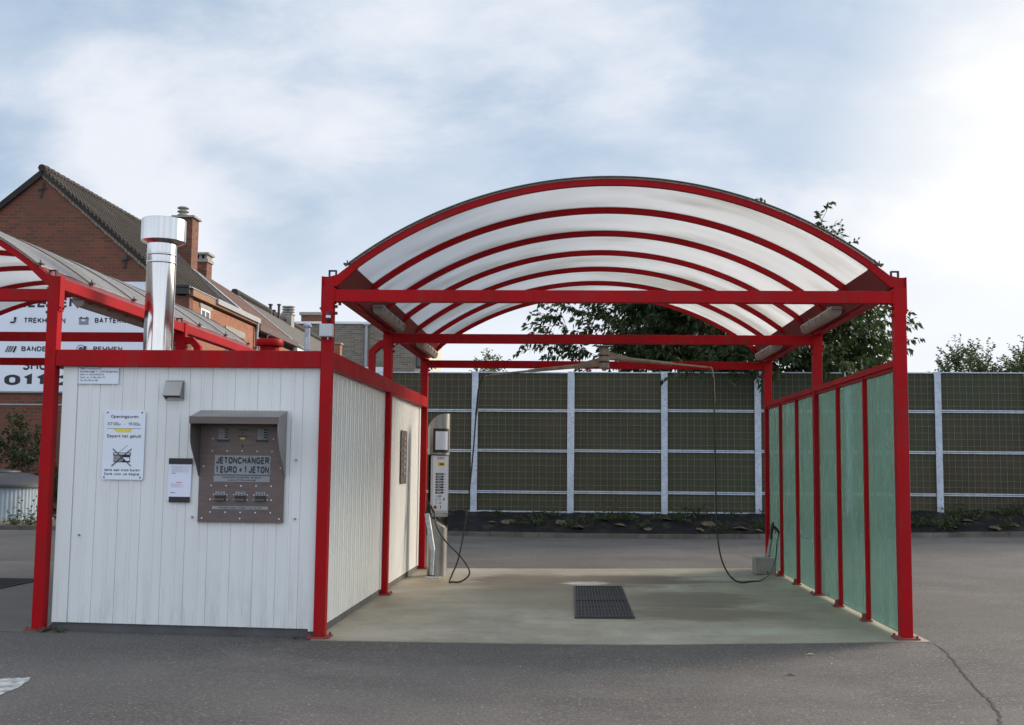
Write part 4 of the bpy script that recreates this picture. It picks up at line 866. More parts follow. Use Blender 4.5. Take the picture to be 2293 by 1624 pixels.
# drain grates
def grate(x0, x1, y0, y1, label):
    t = thing('drain_grate', label, 'drain grate', ((x0+x1)/2, (y0+y1)/2, gz((x0+x1)/2, 2)), group='black drain grates')
    zf = lambda x, y: gz(x, y)+.013
    DG = BLACK
    pit = MB(); pit.add([(x0, y0, zf(x0, y0)-.004), (x1, y0, zf(x1, y0)-.004), (x1, y1, zf(x1, y1)-.004), (x0, y1, zf(x0, y1)-.004)], [(0, 1, 2, 3)]); pit.build('pit', DG, t)
    fr = MB()
    def barx(b, xa, xb, ya, yb, h=.008):
        P = [(xa, ya), (xb, ya), (xb, yb), (xa, yb)]; b.add([(x, y, zf(x, y)-.003) for x, y in P]+[(x, y, zf(x, y)+h) for x, y in P], [(0,3,2,1),(4,5,6,7),(0,1,5,4),(1,2,6,5),(2,3,7,6),(3,0,4,7)])
    barx(fr, x0, x0+.02, y0, y1); barx(fr, x1-.02, x1, y0, y1); barx(fr, x0+.021, x1-.021, y0, y0+.025); barx(fr, x0+.021, x1-.021, y1-.025, y1); barx(fr, x0+.021, x1-.021, (y0+y1)/2-.02, (y0+y1)/2+.02)
    fr.build('frame', GRATEM, t)
    for (a, c) in ((y0+.026, (y0+y1)/2-.021), ((y0+y1)/2+.021, y1-.026)):
        g_ = MB(); k = 0
        while x0+.04+k*.034 < x1-.03: barx(g_, x0+.035+k*.034, x0+.045+k*.034, a, c, .006); k += 1
        yy = a+.1
        while yy < c: barx(g_, x0+.024, x1-.024, yy, yy+.008, .002); yy += .11
        g_.build('grid', GRATEM, t)
    return t
GRATEM = mat('grate_steel', (.045, .045, .05), .5, .3, c2=(.03, .03, .032), scale=10)
grate(2.21, 2.80, 1.36, 4.18, 'black grate let into the floor of the empty bay')
grate(-5.35, -4.45, 1.9, 4.15, 'black grate in the floor of the left bay, at the left edge')

# ------------------------------------------------------------------ kerb, planted bank, noise barrier
KY = 13.5
kb = MB()
for i in range(72):
    x = -16+i*.5; xa, xb = x+.004, x+.496; dz = random.Random(i).uniform(-.006, .006); za, zb_ = gz(xa, KY)+.095+dz, gz(xb, KY)+.095+dz
    kb.add([(xa, KY, gz(xa, KY)-.05), (xb, KY, gz(xb, KY)-.05), (xb, KY+.14, gz(xb, KY)-.05), (xa, KY+.14, gz(xa, KY)-.05), (xa, KY+.01, za), (xb, KY+.01, zb_), (xb, KY+.14, zb_), (xa, KY+.14, za)], [(0,3,2,1),(4,5,6,7),(0,1,5,4),(1,2,6,5),(2,3,7,6),(3,0,4,7)])
kb.build('kerb', KERBM)['kind'] = 'structure'
def bankz(x, y):
    t = max(0, min(1, (y-KY-.14)/1.25)); h = gz(x, KY)+.06+t**.8*.40
    if x < -5: h = gz(x, KY)+.06+t*.06
    return h+.045*noise.noise(Vector((x*1.7, y*2.2, 3)))*(.3+t)+.02*noise.noise(Vector((x*6, y*6, 7)))
sheet('bank', MEMB, frange(-5.6, 20, .1), frange(KY+.141, 15.1, .12)+[18], 0, zf=bankz)
sheet('planting_strip', mat('soil', (.10, .085, .065), .95, c2=(.05, .042, .03), scale=4, bump=.7, bscale=15), frange(-16, -5.6, .2), frange(KY+.141, 19.0, .3), 0, zf=bankz)

nb = thing('noise_barrier', 'tall noise wall of olive infill panels behind wire mesh and galvanised posts', 'noise wall', (5, 15, .4))
BX = [-6.2, -4.13, -2.08, .009, 2.141, 4.195, 6.23, 8.18, 10.11, 12.03, 13.95, 15.9, 17.9]
for x in BX:
    dz = .006*(x-2)
    b = MB().box(x-.07, x+.07, 14.93, 14.945, .25, 3.57+dz); b.box(x-.012, x+.012, 14.946, 15.07, .25, 3.57+dz); b.box(x-.07, x+.07, 15.071, 15.085, .25, 3.57+dz); b.build('post', GALV, nb)
rows = [(.49, .905), (.905, 1.815), (1.815, 2.703), (2.703, 3.567)]
for i in range(len(BX)-1):
    xa, xb = BX[i]+.073, BX[i+1]-.073; dz = .006*((xa+xb)/2-2)
    pan = MB().box(xa, xb, 14.985, 15.05, .47+dz, 3.55+dz).build('infill_panel', FELT, nb)
    fr = MB()
    for r, (za, zb_) in enumerate(rows):
        fr.box(xa, xb, 14.955, 14.984, zb_-.030+dz, zb_-.006+dz)
        if r: fr.box(xa, xb, 14.955, 14.984, za+.006+dz, za+.030+dz)
    fr.box(xa, xb, 14.955, 14.984, .47+dz, .495+dz); fr.build('rail', GALV, nb)
    wm = MB(); n_ = 13
    for k in range(1, n_): x = xa+(xb-xa)*k/n_; wm.box(x-.0023, x+.0023, 14.968, 14.974, .496+dz, 3.535+dz)
    for (za, zb_) in rows:
        z = zb_-.030-.1455
        while z > za+.05: wm.box(xa, xb, 14.961, 14.967, z-.0023+dz, z+.0023+dz); z -= .1455
    wm.build('wire_mesh', mat('mesh_wire', (.20, .215, .205), .5, .3) if i == 0 else bpy.data.materials['mesh_wire'], nb)

# ------------------------------------------------------------------ plants
def leaf_quad(vs, fs, p, d, wdt, ln, rnd, droop=0):
    d = d.normalized(); s = d.cross(Vector((rnd.uniform(-1, 1), rnd.uniform(-1, 1), rnd.uniform(-.2, 1)))).normalized()*wdt/2
    k = len(vs); mid = p+d*ln*.45; tip = p+d*ln+Vector((0, 0, -droop*ln))
    vs += [tuple(p), tuple(mid+s), tuple(tip), tuple(mid-s)]; fs.append((k, k+1, k+2, k+3))
def spray(vs, fs, br, p, d, ln, nleaf, lsz, rnd, droop=.35, curve=.2, r=.006):
    pts = []; q = Vector(p); dd = d.normalized()
    for i in range(6):
        pts.append(q.copy()); dd = (dd+Vector((rnd.gauss(0, .12), rnd.gauss(0, .12), -curve*.18+rnd.gauss(0, .06)))).normalized(); q = q+dd*ln/5
    br.tube(pts, [r*(1-.14*i) for i in range(6)], 3, cap=False)
    for i in range(nleaf):
        t = (i+rnd.random())/nleaf*4.999; j = int(t); f = t-j; pp = pts[j].lerp(pts[min(j+1, 5)], f)
        a = (pts[min(j+1, 5)]-pts[j]).normalized(); o = Vector((rnd.gauss(0, 1), rnd.gauss(0, 1), rnd.gauss(-.3, .7)))
        o = (o-a*o.dot(a)).normalized(); ld = (a*.6+o*.9+Vector((0, 0, -droop))).normalized()
        leaf_quad(vs, fs, pp, ld, lsz*rnd.uniform(.38, .55), lsz*rnd.uniform(.7, 1.25), rnd, .15)
def make_tree(label, cat, name, base, trunk_h, trunk_r, clusters, lsz, nleaf, seed, leafm, group=None, ln=(.6, 1.1), outward=1.0, center=None, up_=.25, droop=.35, curve=.2, per=4, tips=()):
    rnd = random.Random(seed); base = Vector(base); t = thing(name, label, cat, base, group=group)
    br = MB(); nodes = []
    p = base.copy()
    trunk = [base, base+Vector((.05, 0, trunk_h*.5)), base+Vector((0, .05, trunk_h))]
    br.tube(trunk, [trunk_r, trunk_r*.8, trunk_r*.65], 10)
    nodes = [(trunk[2], trunk_r*.6, 0)]
    cen = Vector(center) if center else trunk[2]
    cl = sorted(clusters, key=lambda c: (c-trunk[2]).length)
    vs = []; fs = []
    for c in list(tips)+cl if False else cl+list(tips):
        # attach to the best node nearer the trunk
        best = min(nodes, key=lambda q: (c-q[0]).length+.25*(q[0]-trunk[2]).length)
        L_ = (c-best[0]).length; r1 = max(.008, best[1]*.78)
        if L_ > .05:
            mids = [best[0]]; k_ = max(1, int(L_/.5))
            for i in range(1, k_): mids.append(best[0].lerp(c, i/k_)+Vector((rnd.gauss(0, .05), rnd.gauss(0, .05), rnd.gauss(.03, .04)))*L_*.6)
            mids.append(c); rr = [best[1]*.8+(r1*.7-best[1]*.8)*i/(len(mids)-1) for i in range(len(mids))]
            br.tube(mids, rr, 5, cap=False)
            for i in range(1, len(mids)): nodes.append((mids[i], rr[i], 0))
        if c in tips:
            for k in range(2): spray(vs, fs, br, c, Vector((rnd.gauss(0, .5), rnd.gauss(0, .3), .7)), .32, 9, lsz, rnd, droop, .3)
            continue
        for k in range(per):
            d = (c-cen).normalized()*outward+Vector((rnd.gauss(0, .6), rnd.gauss(0, .6), rnd.gauss(up_, .5)))
            spray(vs, fs, br, c, d, rnd.uniform(*ln), nleaf, lsz, rnd, droop, curve)
    br.build('trunk', BARK, t, smooth=True)
    MB().add(vs, fs).build('crown', leafm, t)
    return t
rnd = random.Random(5)
cl = []
while len(cl) < 540:
    u = Vector((rnd.uniform(-1, 1), rnd.uniform(-1, 1), rnd.uniform(-1, 1))); r_ = u.length
    if r_ > 1 or r_ < .25: continue
    c = Vector((6.9+u.x*3.5, 17.3+u.y*3.0, 5.15+u.z*2.05))
    if c.z < 3.2+max(0, (6.0-c.x))*.12: continue
    if c.y < 15.3 and c.z < 3.9: continue
    if c.z > lin(c.x, [3, 5.5, 7.2, 8.2, 8.8, 9.3, 10.4], [6.0, 6.6, 6.4, 5.7, 4.8, 4.3, 3.9]): continue
    if noise.noise(c*.75) < -.13: continue
    cl.append(c)
for P_ in ((1235, 770), (1250, 720), (1275, 735), (1320, 730), (1310, 800), (1345, 760), (1370, 710), (1395, 760), (1440, 700), (1450, 770), (1470, 720), (1480, 790), (1260, 760), (1300, 700), (1330, 780), (1290, 790), (1340, 700), (1380, 740), (1400, 690), (1420, 790), (1360, 800), (1430, 730)):
    for k in range(1): cl.append(at(P_[0]+rnd.uniform(-15, 15), P_[1]+rnd.uniform(-10, 10), 17.0+rnd.uniform(-.6, .6)))
TIPS = [at(*q, 17.0) for q in ((1716, 462), (1712, 480), (1852, 470), (1840, 500), (1826, 528), (1858, 520), (1880, 524), (1862, 545), (1800, 560))]
for P_ in ((1700, 590), (1790, 610), (1990, 770), (1960, 720), (1930, 760), (1975, 800), (1900, 700)): cl.append(at(P_[0], P_[1], 17.0))
for P_ in ((1580, 822), (1640, 830), (1690, 826), (1745, 822), (1600, 812), (1660, 815), (1830, 820), (1870, 815)): cl.append(at(P_[0], P_[1], 14.6))
make_tree('big dark green cherry tree with drooping leaves leaning over the noise wall', 'tree', 'cherry_tree', (6.6, 17.6, .1), 2.6, .17, cl, .16, 20, 11, LEAF, center=(6.7, 17.4, 4.4), per=4, tips=TIPS)
def bush(name, label, cat, c, rx, ry, z0, z1, ncl, lsz, nleaf, seed, m, per=3, ln=(.4, .8), up_=.6, group=None, droop=.1, th=.3, tr=.05):
    rnd = random.Random(seed); cl = []
    while len(cl) < ncl:
        u = Vector((rnd.uniform(-1, 1), rnd.uniform(-1, 1), rnd.random()))
        if u.x*u.x+u.y*u.y > (1-u.z**2*.75): continue
        cl.append(Vector((c[0]+u.x*rx, c[1]+u.y*ry, z0+u.z*(z1-z0))))
    return make_tree(label, cat, name, (c[0], c[1], c[2]), th, tr, cl, lsz, nleaf, seed+1, m, group, ln, .5, None, up_, droop, 0, per)
GB = 'bushes showing over the noise wall on the right'
bush('willow_bush', 'pale green willow bush over the noise wall, right of the bay post', 'bush', (13.3, 22, 0), 1.2, .9, 1.6, 4.6, 190, .10, 26, 21, LEAF2, group=GB, up_=1.2, th=1.6)
bush('willow_bush', 'thin feathery willow bush over the noise wall at the right edge', 'bush', (15.5, 22.3, 0), 1.3, .9, 1.6, 4.8, 190, .10, 26, 31, LEAF2, group=GB, up_=1.3, th=1.6)
bush('willow_bush', 'lower willow bush filling the gap between the two taller ones over the noise wall', 'bush', (14.4, 21.6, 0), .9, .8, 1.6, 4.3, 130, .10, 24, 81, LEAF2, group=GB, up_=1.2, th=1.4)
bush('poplar_tree', 'small far tree seen above the noise wall left of the boom', 'tree', (-2.9, 58, 0), 1.1, .9, 5.5, 7.9, 40, .22, 14, 41, LEAF2, ln=(.6, 1.0), up_=1.0, th=5)
bush('garden_bush', 'dark bush against the brick gable at the left edge', 'bush', (-11.6, 17.0, .05), 1.0, .6, .3, 2.4, 70, .10, 16, 51, LEAF3, ln=(.3, .5))
bush('garden_bush', 'low leafy bush behind the round container beside the left post', 'bush', (-9.9, 16.8, .05), .8, .5, .2, 1.35, 60, .10, 16, 61, LEAF3, ln=(.25, .45))
# weeds on the bank: prototypes copied
rnd = random.Random(77)
def weed_proto(i, h, n_, style):
    r = random.Random(100+i); vs = []; fs = []; br = MB()
    for k in range(n_):
        a = r.uniform(0, 6.28); d = Vector((math.cos(a)*r.uniform(.2, 1.0), math.sin(a)*r.uniform(.2, 1.0), r.uniform(.5, 1.4)))
        spray(vs, fs, br, Vector((r.uniform(-.05, .05), r.uniform(-.05, .05), 0)), d, h*r.uniform(.6, 1.2), style, .055, r, .1, .8, .003)
    k = len(br.v); return MB().add(br.v+vs, br.f+[tuple(i_+k for i_ in f) for f in fs])
protos = []
where = ['under the mesh', 'on the black sheet', 'by the kerb']
wl = [(x, rnd.uniform(13.8, 14.85)) for x in frange(.6, 7.6, .40)+frange(8.2, 12.4, .26)]
first = {}
for i, (x, y) in enumerate(wl):
    k = i % 4; p = at(0, 0, 1); s_ = rnd.uniform(.8, 1.45)*(1.15 if x > 8 else 1)
    if k not in first:
        o = weed_proto(k, (.30, .22, .42, .26)[k], (14, 12, 16, 18)[k], (9, 7, 10, 6)[k]).build('weed', LEAF4); first[k] = o
    else: o = first[k].copy(); col.objects.link(o)
    o.location = (x, y, bankz(x, y)-.02); o.rotation_euler = (0, 0, rnd.uniform(0, 6)); o.scale = (s_, s_, s_)
    tag(o, 'green weed growing through the black sheet on the bank below the noise wall', 'weed', 'weeds on the bank')
for (px, py, nm) in ((95, 1409, 'small green weed at the foot of the leftmost red post'), (136, 1404, 'small green weed at the left bottom corner of the cabin'), (660, 1424, 'tiny weed at the right end of the cabin plinth')):
    p = at(px, py, -.09); o = first[1].copy(); col.objects.link(o); o.location = (p.x, -.09, gz(p.x, 0)-.005); o.scale = (.35, .35, .35) if px < 600 else (.2, .2, .25); o.rotation_euler = (0, 0, px); tag(o, nm, 'weed', 'weeds at the cabin foot')
for (px, py, s_) in ((60, 1160, 1.6), (30, 1166, 1.1)):
    p = at(px, py, 13.9); o = first[2 if s_ > 1.2 else 0].copy(); col.objects.link(o); o.location = (p.x, 13.95, bankz(p.x, 13.95)); o.scale = (s_,)*3
    tag(o, 'tall weed in front of the round container, beside the left post' if s_ > 1.2 else 'low weed by the kerb in front of the round container', 'weed', 'weeds at the round container')
# dry clumps showing through the cut sheet
r = random.Random(9)
def clump(i):
    b = MB(); q = random.Random(i); vs = []; n1_, n2_ = 16, 7
    for j in range(n2_+1):
        for k in range(n1_):
            a = 6.283*k/n1_; ph = math.pi/2*j/n2_; rr = math.cos(ph)*(1+.25*noise.noise(Vector((math.cos(a)*2, math.sin(a)*2, i+j*.5)))); q_ = 1+.55*noise.noise(Vector((k*1.3, j*1.1, i*3.3))); vs.append((.13*rr*math.cos(a)*q_, .10*rr*math.sin(a)*q_, .045*math.sin(ph)*(1+.8*noise.noise(Vector((k*1.9, j*1.7, i))))))
    fs = [(j*n1_+k, j*n1_+(k+1) % n1_, (j+1)*n1_+(k+1) % n1_, (j+1)*n1_+k) for j in range(n2_) for k in range(n1_)]
    return b.add(vs, fs)
cps = [clump(i) for i in range(3)]; cf = {}
for i in range(24):
    x = .5+i*.47+r.uniform(-.15, .15); y = r.uniform(13.85, 14.6); k = i % 3
    if k not in cf: o = cps[k].build('straw_clump', STRAW, smooth=True); cf[k] = o
    else: o = cf[k].copy(); col.objects.link(o)
    s_ = r.uniform(.7, 1.3); o.location = (x, y, bankz(x, y)-.01); o.rotation_euler = (R(15), 0, r.uniform(0, 3)); o.scale = (s_, s_, s_)
    tag(o, 'dry tan clump of straw and soil on the black sheet of the bank', 'straw clump', 'straw clumps on the bank')

# ------------------------------------------------------------------ brick houses of the row on the left
GY = 19.0; XE = -7.97; XR = -12.12; ZR = 9.29; ZE = 6.08; XL = -16.3
def prism_poly(b, pts3a, pts3b):
    n_ = len(pts3a); b.add(list(pts3a)+list(pts3b), [tuple(range(n_)), tuple(range(2*n_-1, n_-1, -1))]+[(i, i+n_, (i+1) % n_+n_, (i+1) % n_) for i in range(n_)]); return b
def roofslab(b, r0, r1, e1, e0, t=.10):
    nrm = (Vector(e0)-Vector(r0)).cross(Vector(r1)-Vector(r0)).normalized(); nrm = nrm if nrm.z > 0 else -nrm
    P = [Vector(r0), Vector(r1), Vector(e1), Vector(e0)]; Q = [p-nrm*t for p in P]; return prism_poly(b, Q, P)
hA = thing('brick_house', 'red brick house with a tall gable wall carrying the big white sign', 'house', (-12, 24, 0), group='terraced brick houses')
YA = 24.0; YAR = 27.6; YB = 29.4; YBe = 25.2
gb = MB(); gp = [(XL, -.1), (XE-.40, -.1), (XE-.40, ZE-.05), (XR, ZR-.12), (XL, ZE-.05-.0)]
gb.prism([(XL, -.1), (XE-.10, -.1), (XE-.10, 5.92), (XE-.42, 5.99), (XR, ZR-.14), (XL, 6.0)], 'y', GY, GY+.3); gb.build('gable_wall', BRICK, hA)
bx('side_wall', BRICKO, hA, XE-.30, XE, GY+.301, YA, -.1, 5.80)
bx('corner_pier', BRICK, hA, XE-.099, XE-.001, GY+.0, GY+.30, -.1, 5.86)
rf = MB(); roofslab(rf, (XR, GY-.08, ZR), (XR, YAR, ZR), (XE-.30, YA, ZE-.10+.06), (XE-.30, GY-.08, ZE-.04)); roofslab(rf, (XR-.01, GY-.08, ZR), (XR-.01, YAR, ZR), (XL-.2, YA, 5.7), (XL-.2, GY-.08, 5.7)); rfo = rf.build('roof', TILEDARK, hA)
rt_ = MB()
for i in range(28): y = GY-.1+i*.31; rt_.tube([(XR, y, ZR+.03), (XR, y+.29, ZR+.045)], [.10, .115], 8)
rt_.build('ridge_tiles', TILEDARK, rfo)
# wavy verge line of mortar and pantiles edge
vg = MB(); n_ = 40
for i in range(n_):
    t0, t1 = i/n_, (i+1)/n_-.003; a = Vector((XR, 0, ZR-.13)).lerp(Vector((XE-.40, 0, ZE-.12)), t0); c = Vector((XR, 0, ZR-.13)).lerp(Vector((XE-.40, 0, ZE-.12)), t1); o_ = .012*math.sin(i*1.9)
    vg.prism([(a.x, a.z-.085+o_), (c.x, c.z-.085+o_), (c.x, c.z+.01), (a.x, a.z+.01)], 'y', GY-.045, GY-.001)
vg.build('verge', MORTAR, hA)
vl = MB().prism([(XR, ZR-.04), (XR, ZR-.20), (XL-.2, 5.50), (XL-.2, 5.66)], 'y', GY-.10, GY-.001).build('left_verge', TILEDARK, hA)
pt = MB()     # pantile noses along the right verge
for i in range(34):
    t_ = i/34; a = Vector((XR, 0, ZR)).lerp(Vector((XE-.35, 0, ZE)), t_); pt.tube([(a.x, GY-.10, a.z+.03), (a.x+.0, YAR+(YA-YAR)*t_, a.z+.03)], .026, 5)
pt.build('pantile_courses', TILEDARK, rfo)
for (px, py) in ((96, 425), (283, 583)):
    p = at(px, py, GY); an = MB(); bar2(an, p.x-.04, p.z-.22, p.x+.03, p.z+.20, .05, GY-.03, GY-.002); bar2(an, p.x-.12, p.z-.02, p.x+.12, p.z+.06, .035, GY-.055, GY-.032); an.build('wall_anchor', DARKWOOD, hA)
box = MB().box(XE-.36, XE+.03, GY-.14, GY-.002, 5.90, 6.14); box.build('gutter_end', DARKWOOD, hA)
gt = MB(); gt.box(XE-.30, XE+.10, GY-.0, YBe-.01, 5.87, 6.06); gt.build('eaves_box', brickmat('weathered_eaves', (.30, .15, .08), (.24, .13, .08), (.2, .16, .12)) , hA)
MB().box(XE+.101, XE+.17, GY+1.9, YBe, 5.93, 6.08).build('gutter', ZINC, hA)
bx('gutter_lip', LEAD, hA, XE-.30, XE+.12, GY-.14, YBe, 6.061, 6.08)
MB().tube([(XE+.10, YBe-.12, 5.92), (XE+.10, YBe-.12, 5.75), (XE+.08, YBe-.12, 5.6), (XE+.08, YBe-.12, 0)], .05, 10).build('downpipe', ZINC, hA, smooth=True)
cond = MB().box(-14.5, -9.3, GY-.03, GY-.001, 2.93, 2.965); cond.build('wall_conduit', ZINC, hA)
def side_window(parent, y0, y1, z0, z1, frame=PVC, dark=False, lz=.16):
    MB().box(XE+.001, XE+.03, y0-.12, y1+.12, z1+.0, z1+lz).build('lintel', CONC, parent)
    f = MB(); f.box(XE-.06, XE+.012, y0, y0+.07, z0, z1); f.box(XE-.06, XE+.012, y1-.07, y1, z0, z1); f.box(XE-.06, XE+.012, y0+.071, y1-.071, z1-.07, z1-.001); f.box(XE-.06, XE+.012, y0+.071, y1-.071, z0, z0+.06); f.box(XE-.06, XE+.010, (y0+y1)/2-.035, (y0+y1)/2+.035, z0+.061, z1-.071)
    fo = f.build('window', frame, parent)
    MB().box(XE-.03, XE+.004, y0+.07, y1-.07, z0+.06, z1-.07).build('pane', GLASSW, fo)
side_window(hA, 19.92, 20.7, 5.30, 5.70, lz=.10)
side_window(hA, 22.2, 23.9, 4.1, 5.28, DARKWOOD, lz=.20)
# house B (same row, dark tiles) behind house A
hB = thing('brick_house', 'brick house with dark tiled roof and two tall chimneys behind the flue', 'house', (-12, 27, 0), group='terraced brick houses')
bx('side_wall', BRICKO, hB, XE-.30, XE-.001, YA+.001, YBe-.001, -.1, 5.80)
zb1 = 8.88
rf = MB(); roofslab(rf, (XR, YAR+.001, 8.95), (XR, YB, zb1), (XE-.1, YBe, 6.02), (XE-.1, YA+.001, 6.02)); roofslab(rf, (XR-.01, YAR+.001, 8.95), (XR-.01, YB, zb1), (XL, YB, 5.8), (XL, YA+.001, 5.8)); rfo = rf.build('roof', TILEDARK, hB)
rl = atx(531, 661, XR); rl2 = atx(643, 723, XR); rl3 = atx(716, 763, XR)
def strip(parent, a, c, wdt, name='flashing', m=LEAD, n_=24, wob=.06):
    b = MB(); a = Vector(a); c = Vector(c); r = random.Random(3); prev = None; P = []
    for i in range(n_+1):
        p = a.lerp(c, i/n_)+Vector((0, r.uniform(-wob, wob), 0)); P += [p+Vector((0, -wdt/2, .03)), p+Vector((0, wdt/2, .03)), p+Vector((0, wdt/2, -.12)), p+Vector((0, -wdt/2, -.12))]
    fs = [(0, 1, 2, 3), (4*n_+3, 4*n_+2, 4*n_+1, 4*n_)]
    for i in range(n_):
        for k in range(4): q = 4*i+k; s_ = 4*i+(k+1) % 4; fs.append((q, q+4, s_+4, s_))
    return b.add(P, fs).build(name, m, parent)
strip(hB, (XR, YB, zb1+.02), (XE-.1, YBe, 6.05), .28)
def chimney(parent, x, y, wx, wy, z0, z1, m=BRICK, pots=None, openw=False, capw=.08):
    c = bx('chimney', m, parent, x-wx/2, x+wx/2, y-wy/2, y+wy/2, z0, z1)
    if openw:
        for sx in (-1, 0, 1): bx('chimney_pier', CONC, c, x+sx*(wx/2-.05)-.05, x+sx*(wx/2-.05)+.05, y-wy/2, y+wy/2, z1+.121, z1+.28)
        bx('chimney_collar', CONC, c, x-wx/2-.05, x+wx/2+.05, y-wy/2-.05, y+wy/2+.05, z1+.001, z1+.12)
        bx('chimney_cap', CONC, c, x-wx/2-capw, x+wx/2+capw, y-wy/2-capw, y+wy/2+capw, z1+.281, z1+.36)
    else: bx('chimney_cap', CONC, c, x-wx/2-capw, x+wx/2+capw, y-wy/2-capw, y+wy/2+capw, z1+.001, z1+.07)
    if pots:
        for px_ in pots:
            b = MB()
            for k in range(3): b.lathe([(.13, z1+.071+k*.13), (.13, z1+.071+k*.13+.06), (.21, z1+.071+k*.13+.065), (.20, z1+.071+k*.13+.10), (.14, z1+.071+k*.13+.125)], px_, y, 10)
            b.build('cowl', CONC, c)
    return c
p = at(414, 600, 28.6); q = at(418, 492, 28.6); chimney(hB, p.x, 28.6, .66, .66, p.z-.8, q.z, pots=[at(410, 480, 28.6).x])
p = at(453, 620, 31.5); q = at(453, 590, 31.5); chimney(hB, p.x, 31.5, .52, .6, p.z-.6, q.z, openw=True)
# house C, reddish roof
hC = thing('brick_house', 'brick house with faded red tiled roof, third of the row', 'house', (-12, 33, 0), group='terraced brick houses')
e2_ = atx(643, 763, XE+.05); YCe = 31.8
bx('side_wall', BRICKO, hC, XE-.35, XE-.05, YBe+.001, YCe, -.1, 5.55)
rf = MB(); roofslab(rf, (XR, YB+.01, atx(466, 617, XR).z+.05), (XR, rl.y, rl.z), (XE+.05, YCe, 5.72), (XE+.05, YBe+.01, 5.98)); roofslab(rf, (XR-.01, YB+.01, 8.8), (XR-.01, rl.y, rl.z), (XL, rl.y, 5.6), (XL, YB+.01, 5.8)); rf.build('roof', TILERED, hC)
strip(hC, (XR, rl.y, rl.z), (XE+.05, YCe, 5.74), .22, wob=.02)
bx('eaves_box', mat('brown_fascia', (.07, .035, .03), .6), hC, XE-.06, XE+.16, YBe+.02, 30.2, 5.72, 5.90)
# house D, grey roof
hD = thing('brick_house', 'far house with grey slate roof and small vent pipes on its ridge', 'house', (-12, 42, 0), group='terraced brick houses')
bx('side_wall', BRICKO, hD, XE-.35, XE-.05, YCe+.001, 52, -.1, 5.45)
bx('white_fascia', PVC, hD, XE-.05, XE+.10, 30.3, 36.0, 5.42, 5.70)
rf = MB(); roofslab(rf, (XR, rl.y+.01, rl.z), (XR, rl3.y, rl3.z), (XE, rl3.y+1, 5.5), (XE, YCe+.01, 5.66)); roofslab(rf, (XR-.01, rl.y+.01, rl.z), (XR-.01, rl3.y, rl3.z), (XL, rl3.y, 5.5), (XL, rl.y, 5.5)); rfo = rf.build('roof', TILEGREY, hD)
MB().tube([(XR, rl.y-.4, rl.z+.06), rl2+Vector((0, 0, .04)), rl3+Vector((0, 0, .04))], .17, 6).build('ridge_tiles', TILEDARK, rfo)
for (px, py, Y, r_) in ((606, 684, 41.5, .09), (614, 697, 42, .07), (625, 684, 42.8, .08)):
    a = at(px, py, Y); pp = MB().tube([(a.x, Y, a.z-1.2), (a.x, Y, a.z)], r_*.8, 8); pp.tube([(a.x, Y, a.z-.0), (a.x, Y, a.z+.06)], r_*1.25, 8); pp.build('vent_pipe', DARKWOOD, hD)
a = at(645, 706, 44.5); c = at(645, 722, 44.5); chimney(hD, a.x, 44.5, .50, .6, c.z-.6, a.z, CONC, pots=[a.x-.12, a.x+.13], capw=.03)
# beige flat-roofed building
bg_ = thing('apartment_building', 'beige brick flat-roofed building far behind the middle left post', 'building', (-10, 56, 0))
a = at(928, 722, 56); le = at(640, 722, 56)
bx('wall', BRICKG, bg_, le.x, a.x, 56, 64, 0, a.z-.12)
bx('cream_side', CREAM, bg_, a.x+.001, a.x+.75, 56.3, 64, 0, a.z-.5)
bx('roof_edge', PVC, bg_, le.x-.1, a.x+.1, 55.9, 64, a.z-.119, a.z+.02)
d0 = at(822, 730, 56); MB().tube([(d0.x, 55.88, d0.z), (d0.x, 55.88, .2)], .11, 8).build('downpipe', ZINC, bg_)
MB().tube([(d0.x, 55.88, d0.z+.1), (d0.x, 55.88, d0.z)], .2, 8).build('hopper', ZINC, bg_)
w0 = at(935, 790, 56); fo = bx('window', DARKWOOD, bg_, w0.x-.12, w0.x+.30, 56.2, 56.298, w0.z-.9, w0.z+.4); bx('pane', GLASSW, fo, w0.x-.06, w0.x+.24, 56.18, 56.199, w0.z-.8, w0.z+.3)
s0 = at(817, 825, 55); s1 = at(861, 825, 55); 
bx('white_parapet', PVC, bg_, le.x, s1.x+.3, 54.6, 54.9, 0, s0.z+.05)
k0 = at(671, 700, 57); k1 = at(722, 700, 57); kz = at(700, 722, 57)
ch = bx('chimney', BRICK, bg_, k0.x+.1, k1.x, 57, 58, kz.z-.3, k0.z-.15); bx('chimney_cap', CONC, ch, k0.x, k1.x+.1, 56.9, 58.1, k0.z-.149, k0.z+.02)
# low house with chimney behind the cabin
lh = thing('low_house', 'low dark roof with a small brick chimney just right of the post', 'house', (-7, 42, 0))
a = at(758, 772, 40); c = at(758, 806, 40)
chimney(lh, a.x, 40, .24, .4, c.z-1.5, a.z, BRICKO, capw=.05)
q0 = at(745, 790, 40); q1 = at(785, 812, 40)
rf = MB(); rf.prism([(q0.x, q0.z), (q1.x, q1.z), (q1.x, q1.z-.15), (q0.x, q0.z-.9)][::-1], 'y', 40.3, 44); rf.build('roof', TILEDARK, lh)
bx('wall', BRICKO, lh, q0.x-2, q1.x-.2, 40.4, 44, 0, q1.z-.6)

